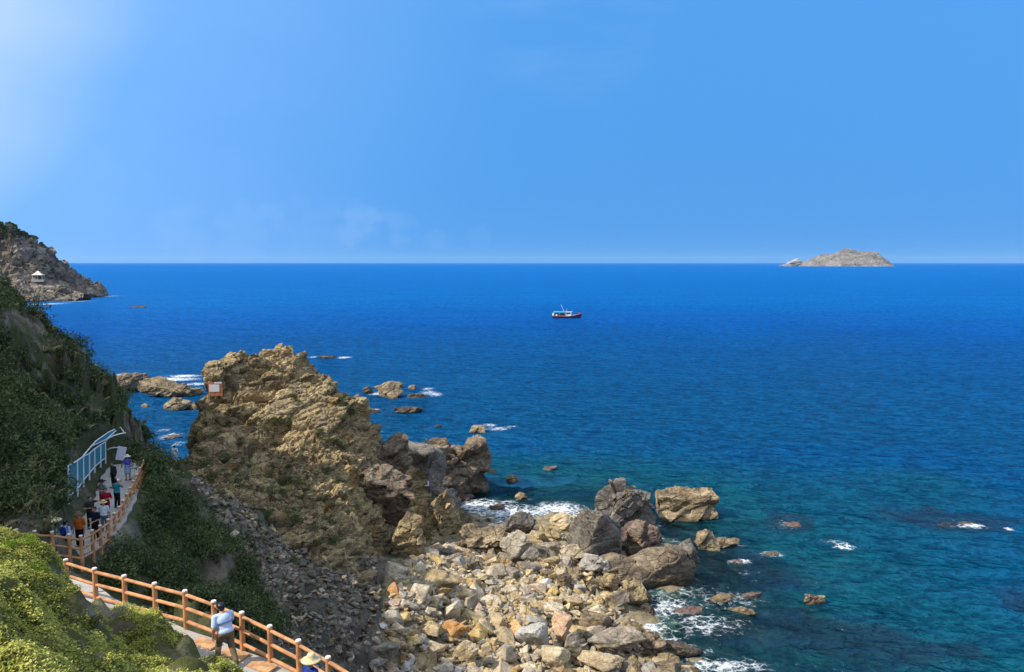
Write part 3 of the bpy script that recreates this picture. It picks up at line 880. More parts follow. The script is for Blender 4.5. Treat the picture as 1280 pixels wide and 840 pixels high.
def build_outcrop():
    xs = np.arange(-40, 1.01, 0.13); ys = np.arange(50, 104, 0.13)
    X, Y = np.meshgrid(xs, ys)
    Z = outc(X, Y)
    N = grid_normals(X, Y, Z).reshape(-1, 3)
    N[N[:, 2] < 0] *= -1
    V = np.stack([X.ravel(), Y.ravel(), Z.ravel()], 1)
    u, v = project(V)
    sm = np.clip(smoothstep(-0.2, 0.6, fbm(V / 7.0, 2, 92)), 0, 1)
    soft = in_poly(u, v, [(330, 590), (380, 545), (440, 560), (470, 620), (450, 690), (400, 660), (220, 600), (225, 560), (320, 575)])
    d = rock_relief(V)
    ds = fbm(V / 2.2, 4, 71) * 0.30 + facet(V, 0.95, 72) * 0.26 + facet(V, 0.42, 73) * 0.12 + ledges(V, 0.8, 74) * 0.15
    V = V + N * np.where(soft, d * 0.35 + ds, d)[:, None]
    F = grid_faces(len(xs), len(ys))
    tzv = tz(V[:, 0], V[:, 1])
    keep = (V[F][:, :, 2] > np.maximum(tzv[F] - 1.2, -1.5)).any(1)
    f = F[keep]
    ids, inv = np.unique(f.ravel(), return_inverse=True)
    me = mesh_np('rock_outcrop', V[ids], inv.reshape(f.shape), smooth=False)
    o = link('rock_outcrop', me, M['outcrop'])
    tag(o, 'big craggy tan rock outcrop with small green tufts, standing between gully and sea', 'rock outcrop')
    ox = V[:, 2].reshape(X.shape)
    return xs, ys, V


OXS, OYS, OV = build_outcrop()


# ------------------------------------------------------------------ free-standing rocks
def ico(level):
    bm = bmesh.new(); bmesh.ops.create_icosphere(bm, subdivisions=level, radius=1)
    v = np.array([x.co[:] for x in bm.verts]); f = np.array([[y.index for y in x.verts] for x in bm.faces]); bm.free()
    return v / np.linalg.norm(v, axis=1)[:, None], f


ICO = {k: ico(k) for k in (1, 2, 3, 4, 5, 6)}


def rock_shape(seed, level=2, planes=14, rough=0.06, soft=18, spread=0.35, box=False):
    """unit-sized angular rock: a softened intersection of random half-spaces"""
    r = np.random.default_rng(seed)
    d, f = ICO[level]
    n = r.normal(size=(planes, 3)); n /= np.linalg.norm(n, axis=1)[:, None]
    h = 1 - spread * r.random(planes)
    if box:
        ax = np.concatenate([np.eye(3), -np.eye(3)]) + r.normal(0, 0.13, (6, 3)); ax /= np.linalg.norm(ax, axis=1)[:, None]
        n = np.concatenate([ax, n[:max(3, planes - 6)]]); h = np.concatenate([0.72 + 0.1 * r.random(6), 1.0 - 0.12 * r.random(len(n) - 6)])
    q = np.maximum(d @ n.T, 1e-3) / h            # 1/distance to each plane
    inv = (q ** soft).sum(1) ** (1 / soft)
    rad = 1 / np.maximum(inv, 0.62)
    v = d * rad[:, None]
    if rough: v = v * (1 + rough * fbm(v * 1.8 + seed * 3.3, 3, seed))[:, None]
    return v, f


def big_rock_mesh(name, seed, dims, level=5, planes=16, rz=0.0, tilt=(0, 0), amp=0.35, cut=None, soft=22, spread=0.38, facet_s=1.0, box=False):
    v, f = rock_shape(seed, level, planes, 0.07 if not box else 0.04, soft if not box else 30, spread, box)
    v = v * (np.array(dims) / 2)
    nrm = v / (np.array(dims) / 2) ** 2; nrm /= np.linalg.norm(nrm, axis=1)[:, None]
    s = min(dims)
    p = v + seed * 7.7
    dsp = facet(p, 0.55 * s * facet_s, seed, STR, 0.8, 0.5, 0.05) * 0.075 * s + facet(p, 0.24 * s * facet_s, seed + 1, STR2, 0.7, 0.5, 0.07) * 0.022 * s + fbm(p / (0.12 * s), 3, seed) * 0.008 * s
    v = v + nrm * (dsp * amp / 0.35)[:, None]
    m = np.array(Euler((tilt[0], tilt[1], rz)).to_matrix())
    return mesh_np(name, v @ m.T, f, smooth=False)


def rock(name, label, cat, u, v, Y, dims, mat, seed, group=None, z=None, rz=0.0, tilt=(0, 0), sink=0.3, level=5, **kw):
    """rock whose visible foot is at photo place (u, v); Y None = standing in the sea"""
    p = PZ(u, v, 0.0) if Y is None else P(u, v, Y)
    me = big_rock_mesh(name, seed, dims, level=level, rz=rz, tilt=tilt, **kw)
    o = link(name, me, mat)
    o.location = (p[0], p[1] + dims[1] * 0.30, p[2] + dims[2] * (0.5 - sink))
    tag(o, label, cat, group)
    return o


HERO = []


def hero(*a, **k):
    o = rock(*a, **k); HERO.append(o); return o


hero('rock_tower', 'flat-faced upright tan rock tower at the left end of the outcrop', 'rock', 267, 505, 74.6, (2.3, 2.4, 4.6), M['outcrop'], 300, sink=0.1, tilt=(0, -0.05), amp=0.22, planes=9, box=True)
# right end of the outcrop
hero('sea_cliff_block', 'blocky dark brown rock knob jutting into the sea at the outcrop end', 'rock', 568, 617, 95.5, (8.6, 8.5, 8.4), M['brown_rock'], 301, sink=0.18, level=6, rz=0.5, amp=0.55, planes=12, facet_s=0.7, box=True)
hero('sea_cliff_block', 'grey jointed rock face bearing a small white sign', 'rock', 522, 632, 84.5, (6.6, 5.5, 8.2), M['grey_rock'], 302, sink=0.1, level=6, rz=-0.35, amp=0.28, planes=10, facet_s=1.5, box=True)
hero('leaning_rock', 'tan fractured rock slab leaning below the grey rock face', 'rock', 556, 688, 75.5, (3.2, 2.6, 6.6), M['outcrop'], 303, sink=0.12, rz=0.3, tilt=(0.1, -0.32), amp=0.5)
hero('leaning_rock', 'pale rounded rock capping the tan leaning slab', 'rock', 553, 640, 79.5, (3.2, 3.0, 3.4), M['grey_rock'], 304, sink=0.2)
hero('rock_pillar', 'upright yellow-tan rock pillar at the foot of the outcrop', 'rock', 510, 698, 66.2, (3.0, 2.2, 4.8), M['outcrop'], 305, sink=0.15, tilt=(0, 0.15), amp=0.4, soft=30)
hero('dark_rock', 'dark shaded rock beside the yellow-tan pillar', 'rock', 478, 640, 70, (5.5, 4.0, 6.0), M['brown_rock'], 306, sink=0.2, amp=0.5)
hero('dark_rock', 'dark blocky rock below the outcrop shoulder and beside the grey face', 'rock', 487, 600, 79, (5.0, 4.0, 5.2), M['brown_rock'], 307, sink=0.2, amp=0.5)
# boulders of the beach head
hero('boulder', 'largest grey boulder at the head of the beach, smooth grey left face', 'boulder', 746, 716, 70.5, (5.6, 5.6, 6.4), M['grey_rock'], 311, sink=0.1, level=6, rz=0.5, tilt=(0.1, 0.2), amp=0.22, planes=12, box=True)
hero('boulder', 'rough pitted grey boulder behind the largest grey boulder', 'boulder', 782, 660, 82, (6.0, 5.0, 5.4), M['grey_rock'], 312, sink=0.1, level=6, amp=0.6, box=True, planes=12, facet_s=.7, rz=.3)
hero('boulder', 'rounded purple-brown boulder at the water edge', 'boulder', 838, 732, 68.0, (5.4, 4.6, 4.2), M['brown_rock'], 313, sink=0.12, level=6, amp=0.18, planes=10)
hero('boulder', 'upright grey slab joined to the right of the purple-brown boulder', 'boulder', 864, 716, 69.5, (1.9, 2.6, 3.8), M['grey_rock'], 314, sink=0.15, tilt=(0, -.25))
hero('boulder', 'squat brown boulder between the two big beach-head boulders', 'boulder', 795, 700, 72.5, (2.8, 2.4, 3.4), M['brown_rock'], 315, sink=0.15)
hero('boulder', 'low brown boulder under the largest grey boulder', 'boulder', 790, 728, 68, (4.4, 3.0, 2.4), M['brown_rock'], 316, sink=0.2, amp=.25)
hero('boulder', 'reddish wave-washed boulder behind the purple-brown boulder', 'boulder', 808, 682, 76, (5.0, 3.5, 2.4), M['pink_rock'], 317, sink=0.25)
hero('boulder', 'grey boulder with white streaks beside foamy cove', 'boulder', 646, 706, 68.5, (3.5, 3.0, 2.9), M['stone_grey'], 318, sink=0.15, amp=.25)
hero('boulder', 'dark grey boulder at the cove edge, left of the yellow one', 'boulder', 648, 672, 76.5, (4.0, 3.0, 2.6), M['grey_rock'], 319, sink=0.2)
hero('boulder', 'yellow-tan boulder at the cove edge behind the grey rocks', 'boulder', 708, 662, 80, (4.2, 2.6, 2.2), M['stone_yellow'], 320, sink=0.25)
hero('boulder', 'big reddish-brown boulder with fractured front below the cove', 'boulder', 600, 690, 70.5, (5.6, 3.4, 2.8), M['sea_rock'], 321, sink=0.25, amp=.5)
hero('boulder', 'squarish tan boulder left of the largest grey boulder', 'boulder', 716, 703, 70, (2.4, 2.0, 2.2), M['stone_tan'], 322, sink=0.15)
hero('boulder', 'tilted brown slab leaning at foot of largest grey boulder', 'boulder', 748, 714, 67.5, (2.4, 2.0, 1.6), M['stone_grey'], 323, sink=0.1)
# named stones lower on the beach
hero('stone', 'tall white-grey faceted stone standing in the middle of the beach', 'stone', 672, 814, 53.8, (2.0, 1.7, 2.6), M['stone_white'], 331, sink=0.15, level=4, amp=.12, planes=11, soft=40)
hero('stone', 'rounded yellow stone below the white-grey faceted stone', 'stone', 697, 836, 51.6, (1.9, 1.6, 1.7), M['stone_yellow'], 332, sink=0.15, level=4, amp=.12)
hero('stone', 'half-black, half-orange stone right of the white-grey faceted stone', 'stone', 703, 792, 55.5, (1.8, 1.6, 1.9), M['stone_orange'], 333, sink=0.15, level=4, amp=.12, soft=40)
hero('stone', 'long flat pale slab lying at the bottom of the beach', 'stone', 748, 833, 51.6, (3.4, 1.4, 0.9), M['stone_tan'], 334, sink=0.15, level=4, amp=.12, rz=-0.25)
hero('stone', 'large rust-orange stone at the left edge of the beach', 'stone', 488, 768, 54, (1.9, 1.6, 2.2), M['stone_orange'], 335, sink=0.15, level=4, amp=.15)
hero('stone', 'salmon-orange split stone in the middle of the beach', 'stone', 565, 800, 52.5, (1.7, 1.3, 1.5), M['stone_orange'], 336, sink=0.15, level=4, amp=.15, soft=40)
hero('stone', 'big flat pointed tan slab at the top of the beach', 'stone', 545, 742, 59, (3.9, 2.8, 1.9), M['stone_tan'], 337, sink=0.2, level=4, amp=.15, soft=40)
hero('stone', 'pale block-shaped stone near the bottom of the beach', 'stone', 583, 834, 50.2, (1.6, 1.4, 2.1), M['stone_tan'], 338, sink=0.15, level=4, amp=.15)
hero('stone', 'grey pointed stone right of the rounded yellow stone', 'stone', 716, 818, 52.6, (1.5, 1.3, 1.9), M['stone_grey'], 339, sink=0.15, level=4, amp=.1, soft=40)
hero('stone', 'large brown slab near the water at the bottom of the beach', 'stone', 768, 812, 54, (3.4, 1.9, 1.5), M['stone_brown'], 340, sink=0.2, level=4, amp=.2, rz=-.3)
hero('stone', 'mossy brown stone at the water edge near the bottom', 'stone', 815, 815, 54.5, (2.2, 1.8, 1.4), M['brown_rock'], 341, sink=0.2, level=4, amp=.3)
hero('stone', 'dark wet rock in the foam at bottom of the beach', 'stone', 852, 822, None, (3.2, 1.9, 1.1), M['sea_rock_dark'], 342, sink=0.3, level=4, amp=.4)
hero('stone', 'dark wet rock in the foam above the mossy brown stone', 'stone', 812, 768, None, (1.4, 1.1, .9), M['sea_rock_dark'], 343, sink=0.3, level=4)
hero('stone', 'dark wet rock beside white foam, left of the tan flat rock', 'stone', 808, 752, None, (1.4, 1.1, .9), M['sea_rock_dark'], 344, sink=0.3, level=4)
# rocks standing in the sea
hero('sea_rock', 'largest offshore rock, pale top and dark right end', 'sea rock', 860, 648, None, (8.2, 5.5, 3.6), M['sea_rock'], 351, sink=0.2, level=6, rz=-0.12, amp=.5, box=True, planes=12, facet_s=.9)
hero('sea_rock', 'tan two-lobed rock nearer shore than the largest offshore rock', 'sea rock', 884, 688, None, (2.6, 2.4, 2.3), M['sea_rock'], 352, sink=0.2, level=5, amp=.4)
hero('sea_rock', 'low lobe against the right side of the tan two-lobed rock', 'sea rock', 904, 686, None, (2.8, 1.8, 1.4), M['sea_rock'], 353, sink=0.25, level=4, amp=.4)
hero('sea_rock', 'flat tan rock awash near the beach', 'sea rock', 902, 754, None, (2.2, 1.6, .9), M['sea_rock'], 354, sink=0.4, level=4, amp=.3)
hero('sea_rock', 'long thin tan rock awash right of the flat tan one', 'sea rock', 935, 768, None, (2.2, 1.0, .7), M['sea_rock'], 355, sink=0.4, level=4, rz=-.35)
hero('sea_rock', 'small purplish rock awash above the long thin tan one', 'sea rock', 940, 748, None, (2.0, 1.2, .6), M['pink_rock'], 356, sink=0.45, level=4)
hero('sea_rock', 'lone small brown rock in the teal shallows', 'sea rock', 1015, 754, None, (1.5, 1.2, 1.0), M['sea_rock'], 357, sink=0.3, level=4)
hero('sea_rock', 'brownish submerged slab close to beach foam', 'sea rock', 868, 764, None, (2.4, 1.2, .5), M['pink_rock'], 358, sink=0.55, level=4)
hero('sea_rock', 'awash rock ringed with foam below the two-lobed rock', 'sea rock', 925, 704, None, (2.4, 1.2, .5), M['pink_rock'], 359, sink=0.65, level=4)
hero('sea_rock', 'dark awash rock right of the foam-ringed one', 'sea rock', 965, 696, None, (2.2, 1.2, .45), M['sea_rock_dark'], 360, sink=0.65, level=4)
hero('sea_rock', 'purplish shoal rock barely awash right of the largest offshore rock', 'sea rock', 986, 657, None, (4.0, 3.0, .6), M['pink_rock'], 361, sink=0.85, level=4)
hero('sea_rock', 'dark shoal awash near the right edge', 'sea rock', 1195, 656, None, (6.0, 3.0, .5), M['sea_rock_dark'], 362, sink=0.98, level=4)
hero('sea_rock', 'brown mossy rock with white wash trailing right', 'sea rock', 597, 541, None, (3.4, 2.6, 1.9), M['sea_rock'], 363, sink=0.3, level=4)
hero('sea_rock', 'tiny rock left of the brown mossy rock', 'sea rock', 548, 534, None, (1.5, 1.0, .8), M['sea_rock_dark'], 364, sink=0.3, level=3)
hero('sea_rock', 'reddish small rock in open water right of the cove', 'sea rock', 688, 588, None, (2.4, 1.4, .8), M['pink_rock'], 365, sink=0.4, level=3)
hero('sea_rock', 'small brown rock off the dark knob', 'sea rock', 640, 602, None, (1.6, 1.2, 1.2), M['sea_rock'], 366, sink=0.3, level=3)
hero('sea_rock', 'small brown rock at the upper edge of the cove foam', 'sea rock', 652, 624, None, (1.6, 1.2, 1.1), M['sea_rock'], 367, sink=0.3, level=3)
hero('sea_rock', 'pinkish rock awash in the middle of cove foam', 'sea rock', 622, 637, None, (2.2, 1.4, .9), M['pink_rock'], 368, sink=0.4, level=4)
hero('sea_rock', 'pinkish rock awash at the foot of the dark knob', 'sea rock', 580, 626, None, (2.2, 1.4, .9), M['pink_rock'], 369, sink=0.35, level=4)
hero('sea_rock', 'pinkish rock in the foam nearest the beach', 'sea rock', 582, 650, None, (1.8, 1.4, .8), M['pink_rock'], 370, sink=0.4, level=4)
hero('sea_rock', 'tallest pale rock of the offshore cluster', 'sea rock', 486, 497, None, (5.4, 4.2, 3.6), M['sea_rock'], 371, sink=0.2, level=5, amp=.3)
hero('sea_rock', 'long low rock behind the pale rock of the offshore cluster', 'sea rock', 492, 485, None, (6.5, 3.5, 1.9), M['sea_rock'], 372, sink=0.3, level=4)
hero('sea_rock', 'low dark rock left of the pale rock of the cluster', 'sea rock', 459, 492, None, (2.8, 2.2, 1.7), M['sea_rock_dark'], 373, sink=0.3, level=4)
hero('sea_rock', 'small round rock right of the offshore cluster', 'sea rock', 515, 487, None, (2.2, 1.8, 1.5), M['sea_rock'], 374, sink=0.3, level=4)
hero('sea_rock', 'flat dark rock with foam at the right of the cluster', 'sea rock', 521, 497, None, (4.6, 2.2, 1.2), M['sea_rock_dark'], 375, sink=0.3, level=4)
hero('sea_rock', 'long dark rock at the right of the nearer pair', 'sea rock', 508, 516, None, (7.0, 3.0, 1.7), M['sea_rock_dark'], 376, sink=0.3, level=4, amp=.5)
hero('sea_rock', 'small dark rock at the left of the nearer pair', 'sea rock', 465, 516, None, (3.4, 2.0, 1.1), M['sea_rock_dark'], 377, sink=0.35, level=4)
hero('sea_rock', 'flat dark reef in open water behind outcrop peak', 'sea rock', 408, 448, None, (6.4, 3.0, 1.3), M['sea_rock_dark'], 378, sink=0.35, level=4)
hero('sea_rock', 'dark humped rock beside the hill edge, whitish top', 'sea rock', 168, 488, None, (8.0, 7.0, 4.8), M['brown_rock'], 379, sink=0.15, level=5, amp=.5)
hero('sea_rock', 'dark rock partly hidden behind the hill crest', 'sea rock', 136, 492, None, (6.5, 6.0, 3.6), M['brown_rock'], 389, sink=0.15, level=5, amp=.5)
hero('sea_rock', 'long tan rock ridge in front of white surf', 'sea rock', 205, 497, None, (10.5, 5.0, 3.9), M['sea_rock'], 380, sink=0.2, level=5, amp=.6)
hero('sea_rock', 'low tan end of the rock ridge, right of it', 'sea rock', 238, 494, None, (6.0, 3.6, 2.6), M['sea_rock'], 381, sink=0.3, level=5, amp=.5)
hero('sea_rock', 'sloping tan rock nearer than the ridge', 'sea rock', 223, 513, None, (4.8, 3.6, 3.0), M['sea_rock'], 382, sink=0.2, level=5, rz=.4)
hero('sea_rock', 'flat tan rock joining the sloping rock to the outcrop', 'sea rock', 244, 512, None, (3.2, 2.4, 1.6), M['sea_rock'], 383, sink=0.3, level=4)
hero('sea_rock', 'tiny rock left of the sloping tan rock', 'sea rock', 180, 509, None, (1.9, 1.4, 1.2), M['sea_rock'], 384, sink=0.3, level=3)
hero('sea_rock', 'purplish flat rock awash in the narrow inlet', 'sea rock', 214, 548, None, (3.4, 2.4, .8), M['pink_rock'], 385, sink=0.4, level=4)
hero('sea_rock', 'flat dark reef off the headland tip', 'sea rock', 168, 384.5, None, (9, 5, 1.4), M['sea_rock_dark'], 386, sink=0.35, level=4)
hero('sea_rock', 'small dark reef close under headland cliffs', 'sea rock', 40, 385.5, None, (5, 4, 1.4), M['sea_rock_dark'], 387, sink=0.35, level=4)
hero('sea_rock', 'small rock with breaking white water in the bay', 'sea rock', 171, 416, None, (1.6, 1.2, .8), M['sea_rock_dark'], 388, sink=0.45, level=3)
# ================================================================== headland, island
def far_mass(name, label, cat, skyline, base, Yfun, depth, mat, step, rel, kind=None, z0=-3.0):
    """ridge whose crest is the given skyline; it slopes down towards the viewer and away behind"""
    pts = []
    for (u, v), Y in skyline:
        p = P(u, v, Y); pts.append(p); pts.append(p - np.array([0, depth * .12, 1.0]))
        pts.append(np.array([p[0], p[1] + depth, -4]))
        pts.append(np.array([p[0], p[1] + depth * .4, p[2] * .7]))
    for q in base: pts.append(q)
    f = rbf_fit(pts, c=depth * 0.06, smooth=2e-3)
    a = np.array(pts)
    x0, x1 = a[:, 0].min(), a[:, 0].max(); y0, y1 = a[:, 1].min() - depth * .1, a[:, 1].max()
    xs = np.arange(x0, x1, step); ys = np.arange(y0, y1, step)
    X, Y = np.meshgrid(xs, ys); Z = f(X, Y)
    N = grid_normals(X, Y, Z).reshape(-1, 3)
    V = np.stack([X.ravel(), Y.ravel(), Z.ravel()], 1)
    V = V + N * rel(V)[:, None]
    if kind: V[:, 2] -= 14 * smoothstep(124, 142, project(V)[0])
    F = grid_faces(len(xs), len(ys))
    F = F[(V[F][:, :, 2] > z0).any(1)]
    ids, inv = np.unique(F.ravel(), return_inverse=True)
    me = mesh_np(name, V[ids], inv.reshape(F.shape))
    o = link(name, me, mat)
    tag(o, label, cat, None, kind)
    return o, f


HDY = 640.0
sk = [((-160, 262), 640), ((-100, 266), 640), ((-50, 274), 640), ((-20, 280), 640), ((0, 282), 640), ((20, 283), 640), ((32, 292), 645), ((52, 306), 650), ((68, 320), 655), ((78, 338), 660), ((92, 346), 662), ((104, 355), 664), ((118, 360), 668), ((130, 366.5), 670)]
bs = []
for (u, v) in ((-60, 386), (0, 379.5), (25, 378), (60, 376.5), (85, 376), (110, 375), (128, 372.5), (136, 370.5)):
    p = PZ(u, v, 0) - np.array([0, 0, 1.5 * (u > 120)]); bs.append(p); bs.append(p + np.array([-2, -25, -5]))
for (u, v, Y) in ((0, 352, 612), (30, 352, 618), (55, 351, 628), (80, 356, 640), (20, 340, 620), (60, 335, 642), (100, 365, 646), (40, 366, 598), (0, 366, 594), (75, 366, 618), (0, 310, 630), (40, 318, 638), (-60, 360, 600), (-60, 310, 630)):
    bs.append(P(u, v, Y))
p = PZ(150, 368, 0); bs.append(p + np.array([-3, 5, -7])); bs.append(p + np.array([4, 50, -8]))


for q in ((-353, 662, -2.5), (-340, 650, -5), (-340, 700, -6), (-352, 720, -5), (-345, 680, -6), (-356, 690, -3)): bs.append(np.array(q, float))


def hrel(p):
    return fbm(p / 30.0, 3, 5) * 2.2 + facet(p, 20.0, 6, rot_stretch('Y', .5, 1.5, 1, .6), 1.0, .6) * 2.6 + facet(p, 8.0, 7, rot_stretch('Y', .5, 1.3, 1, .7), 1.0, .6) * 1.4 + facet(p, 3.4, 8) * 0.55


HEAD, headz = far_mass('headland', 'rocky headland with green scrub on top, jutting into the bay', 'headland', sk, bs, None, 60, M['headland'], 1.1, hrel, 'structure')
HEADV = np.empty(len(HEAD.data.vertices) * 3, np.float32); HEAD.data.vertices.foreach_get('co', HEADV); HEADV = HEADV.reshape(-1, 3)

IY = 6300.0
isk = [((u, v), IY) for (u, v) in ((1000, 331.6), (1008, 328), (1018, 323.5), (1026, 318.8), (1036, 317.4), (1046, 315.4), (1055, 312.6), (1062, 313.0), (1070, 314.6), (1082, 314.6), (1092, 315.6), (1098, 320), (1104, 326), (1109, 331.8))]
ib = []
for (u, d) in ((990, 0), (1000, -120), (1015, -260), (1035, -340), (1060, -380), (1085, -330), (1100, -200), (1112, 0)):
    x = (u - 640) / FPX * IY; ib.append(np.array([x, IY + d, -3.0])); ib.append(np.array([x, IY + d - 200, -60.0]))
x = (1116 - 640) / FPX * IY; ib.append(np.array([x + 60, IY, -40])); x = (982 - 640) / FPX * IY; ib.append(np.array([x - 30, IY, -30]))


def irel(p):
    return fbm(p / 160.0, 4, 15) * 4 + facet(p, 90.0, 16) * 4 + facet(p, 34, 17) * 3


far_mass('island', 'pale bare rocky island on the horizon, flat-topped at right', 'island', isk, ib, None, 420, M['island'], 9.0, irel, None, -20)
o = rock('islet', 'small white-capped islet at the left end of the pale island', 'islet', 994, 332.8, 6300, (130, 110, 75), M['stone_white'], 401, sink=0.25, level=4)
o = rock('islet', 'low dark rock at the water beside the white-capped islet', 'islet', 990, 333.2, 6240, (110, 90, 34), M['island'], 402, sink=0.3, level=4)
# ================================================================== loose stones
from mathutils.bvhtree import BVHTree

BEACH_PX = [(462, 900), (470, 800), (486, 745), (500, 715), (540, 692), (600, 676), (650, 668), (700, 668), (745, 715), (790, 736), (772, 768), (800, 790), (822, 806), (850, 840), (930, 900)]
GULLY_PX = [(236, 600), (262, 600), (310, 640), (360, 668), (410, 690), (470, 700), (475, 745), (462, 800), (455, 900), (380, 900), (352, 850), (345, 770), (315, 700), (270, 650)]


def scatter(poly, n, r, ybox, xbox):
    out = []
    while len(out) < n:
        x = r.uniform(*xbox, 4000); y = r.uniform(*ybox, 4000)
        z = tz(x, y)
        u, v = project(np.stack([x, y, z], 1))
        ok = in_poly(u, v, poly) & (z > -0.25)
        out.extend(zip(x[ok], y[ok], z[ok]))
    return np.array(out[:n])


def hull_stone(seed, n, bev, boxy=0.75):
    """crisp broken stone: convex hull of points thrown on a rounded box"""
    r = np.random.default_rng(seed)
    d = r.normal(size=(n, 3)); d /= np.linalg.norm(d, axis=1)[:, None]
    p = np.sign(d) * np.abs(d) ** boxy
    p /= np.abs(p).max(axis=1)[:, None] ** 0.6
    p = p * r.uniform(0.78, 1.0, (n, 1))
    p = p / (p.max(0) - p.min(0))
    bm = bmesh.new()
    for q in p: bm.verts.new(q)
    ret = bmesh.ops.convex_hull(bm, input=bm.verts)
    junk = [g for g in ret.get('geom_interior', []) if isinstance(g, bmesh.types.BMVert)]
    if junk: bmesh.ops.delete(bm, geom=junk, context='VERTS')
    bmesh.ops.dissolve_limit(bm, angle_limit=R(14), verts=bm.verts, edges=bm.edges)
    if bev: bmesh.ops.bevel(bm, geom=list(bm.edges), offset=bev, segments=1, affect='EDGES', clamp_overlap=True)
    bmesh.ops.triangulate(bm, faces=bm.faces)
    bm.verts.ensure_lookup_table()
    v = np.array([x.co[:] for x in bm.verts]); f = np.array([[y.index for y in x.verts] for x in bm.faces]); bm.free()
    return v, f


STONE_MESH = []
for k in range(30):
    v, f = hull_stone(900 + k, 13 + k % 8, 0.025)
    r_ = np.random.default_rng(k)
    STONE_MESH.append((v, f, np.array([1.0, r_.uniform(0.5, 0.9), r_.uniform(0.28, 0.66)])))


def stone_me(name, k, mat):
    v, f, d = STONE_MESH[k]
    me = mesh_np(name, v * d * 1.12, f)
    me.materials.append(mat)
    return me


KIND = {'tan': ('stone_tan', 'tan angular stone lying in the rubble of the beach', 'tan stones of the beach rubble'),
        'yellow': ('stone_yellow', 'yellowish stone lying in the rubble of the beach', 'yellowish stones of the beach rubble'),
        'grey': ('stone_grey', 'grey angular stone lying in the rubble of the beach', 'grey stones of the beach rubble'),
        'orange': ('stone_orange', 'rust-orange stone lying in the rubble of the beach', 'rust-orange stones of the beach rubble'),
        'brown': ('stone_brown', 'brown weathered stone lying in the rubble of the beach', 'brown stones of the beach rubble'),
        'white': ('stone_white', 'whitish stone lying in the rubble of the beach', 'whitish stones of the beach rubble')}
CACHE = {}


def pick_kind(x, y, z, r):
    u, v = project(np.array([x, y, z]))
    right = float(np.clip((u - 660 - (840 - v) * 0.25) / 130, 0, 1)); top = float(np.clip((735 - v) / 60, 0, 1))
    dk = max(right, top * 0.8)
    pr = np.array([0.62 - .30 * dk, 0.15 - .07 * dk, 0.10 + .06 * dk, 0.045, 0.05 + .40 * dk, 0.035 - .03 * dk]); pr = np.maximum(pr, 0.01)
    return ['tan', 'yellow', 'grey', 'orange', 'brown', 'white'][r.choice(6, p=pr / pr.sum())]


def put_stone(k, kind, loc, size, r):
    key = (kind, k)
    mk, lb, gr = KIND[kind]
    if key not in CACHE: CACHE[key] = stone_me('stone', k, M[mk])
    o = bpy.data.objects.new('stone', CACHE[key])
    o.location = loc; o.scale = (size, size, size)
    o.rotation_euler = (r.normal(0, 0.35), r.normal(0, 0.35), r.uniform(0, 6.28))
    COL.objects.link(o)
    tag(o, lb, 'stone', gr)
    return o


rs = np.random.default_rng(11)
cand = scatter(BEACH_PX, 2500, rs, (44, 84), (-14, 20))
placed = []
hero_xy = [(h.location.x, h.location.y, max(h.dimensions.x, h.dimensions.y) * 0.42) for h in HERO if h.name.startswith(('boulder', 'stone', 'leaning', 'rock_p'))]
for i in range(len(cand)):
    if len(placed) >= 250: break
    x, y, z = cand[i]
    q = len(placed) / 250
    size = float(1.0 * (2.1 - 1.15 * q ** 0.5) * rs.uniform(.8, 1.15))
    if any((x - a) ** 2 + (y - b) ** 2 < (c + size * .35) ** 2 for a, b, c in hero_xy): continue
    if any((x - a) ** 2 + (y - b) ** 2 < (0.40 * (size + c)) ** 2 for a, b, c in placed): continue
    placed.append((x, y, size))
    put_stone(int(rs.integers(0, 30)), pick_kind(x, y, z, rs), (x, y, z + size * 0.20), size, rs)
# larger broken boulders at the head and the water edge of the beach
BIG = {'brown': ('stone_brown', 'dark brown boulder wedged among the rocks at the head or water edge of the beach', 'brown boulders of the beach head'),
       'warm': ('outcrop', 'tan-brown boulder wedged among the rocks at the head or water edge of the beach', 'tan-brown boulders of the beach head')}
BMESH = {}
for key in BIG:
    for k in range(5):
        me = big_rock_mesh('boulder', 500 + k * 3 + len(key), (1.0, 0.55 + .08 * k, 0.42 + .07 * k), level=4, planes=11, amp=0.26, box=True)
        me.materials.append(M[BIG[key][0]]); BMESH[key, k] = me
bigp = []
for poly_, n_, yb in (([(548, 700), (600, 674), (650, 664), (735, 690), (770, 735), (810, 745), (790, 765), (735, 745), (660, 722), (590, 716)], 34, (60, 86)), ([(745, 775), (800, 786), (850, 832), (885, 850), (780, 860), (735, 815)], 16, (46, 63))):
    cnd = scatter(poly_, 500, rs, yb, (-14, 22)); got = 0
    for x, y, z in cnd:
        if got >= n_: break
        size = rs.uniform(1.5, 3.0)
        if any((x - a) ** 2 + (y - b) ** 2 < (c + size * .3) ** 2 for a, b, c in hero_xy): continue
        if any((x - a) ** 2 + (y - b) ** 2 < (0.36 * (size + c)) ** 2 for a, b, c in bigp): continue
        bigp.append((x, y, size)); got += 1
        key = 'brown' if rs.random() < .6 else 'warm'
        o = bpy.data.objects.new('boulder', BMESH[key, int(rs.integers(0, 5))])
        o.location = (x, y, z + size * .16); o.scale = (size,) * 3
        o.rotation_euler = (rs.normal(0, .25), rs.normal(0, .25), rs.uniform(0, 6.28)); COL.objects.link(o)
        tag(o, BIG[key][1], 'boulder', BIG[key][2])
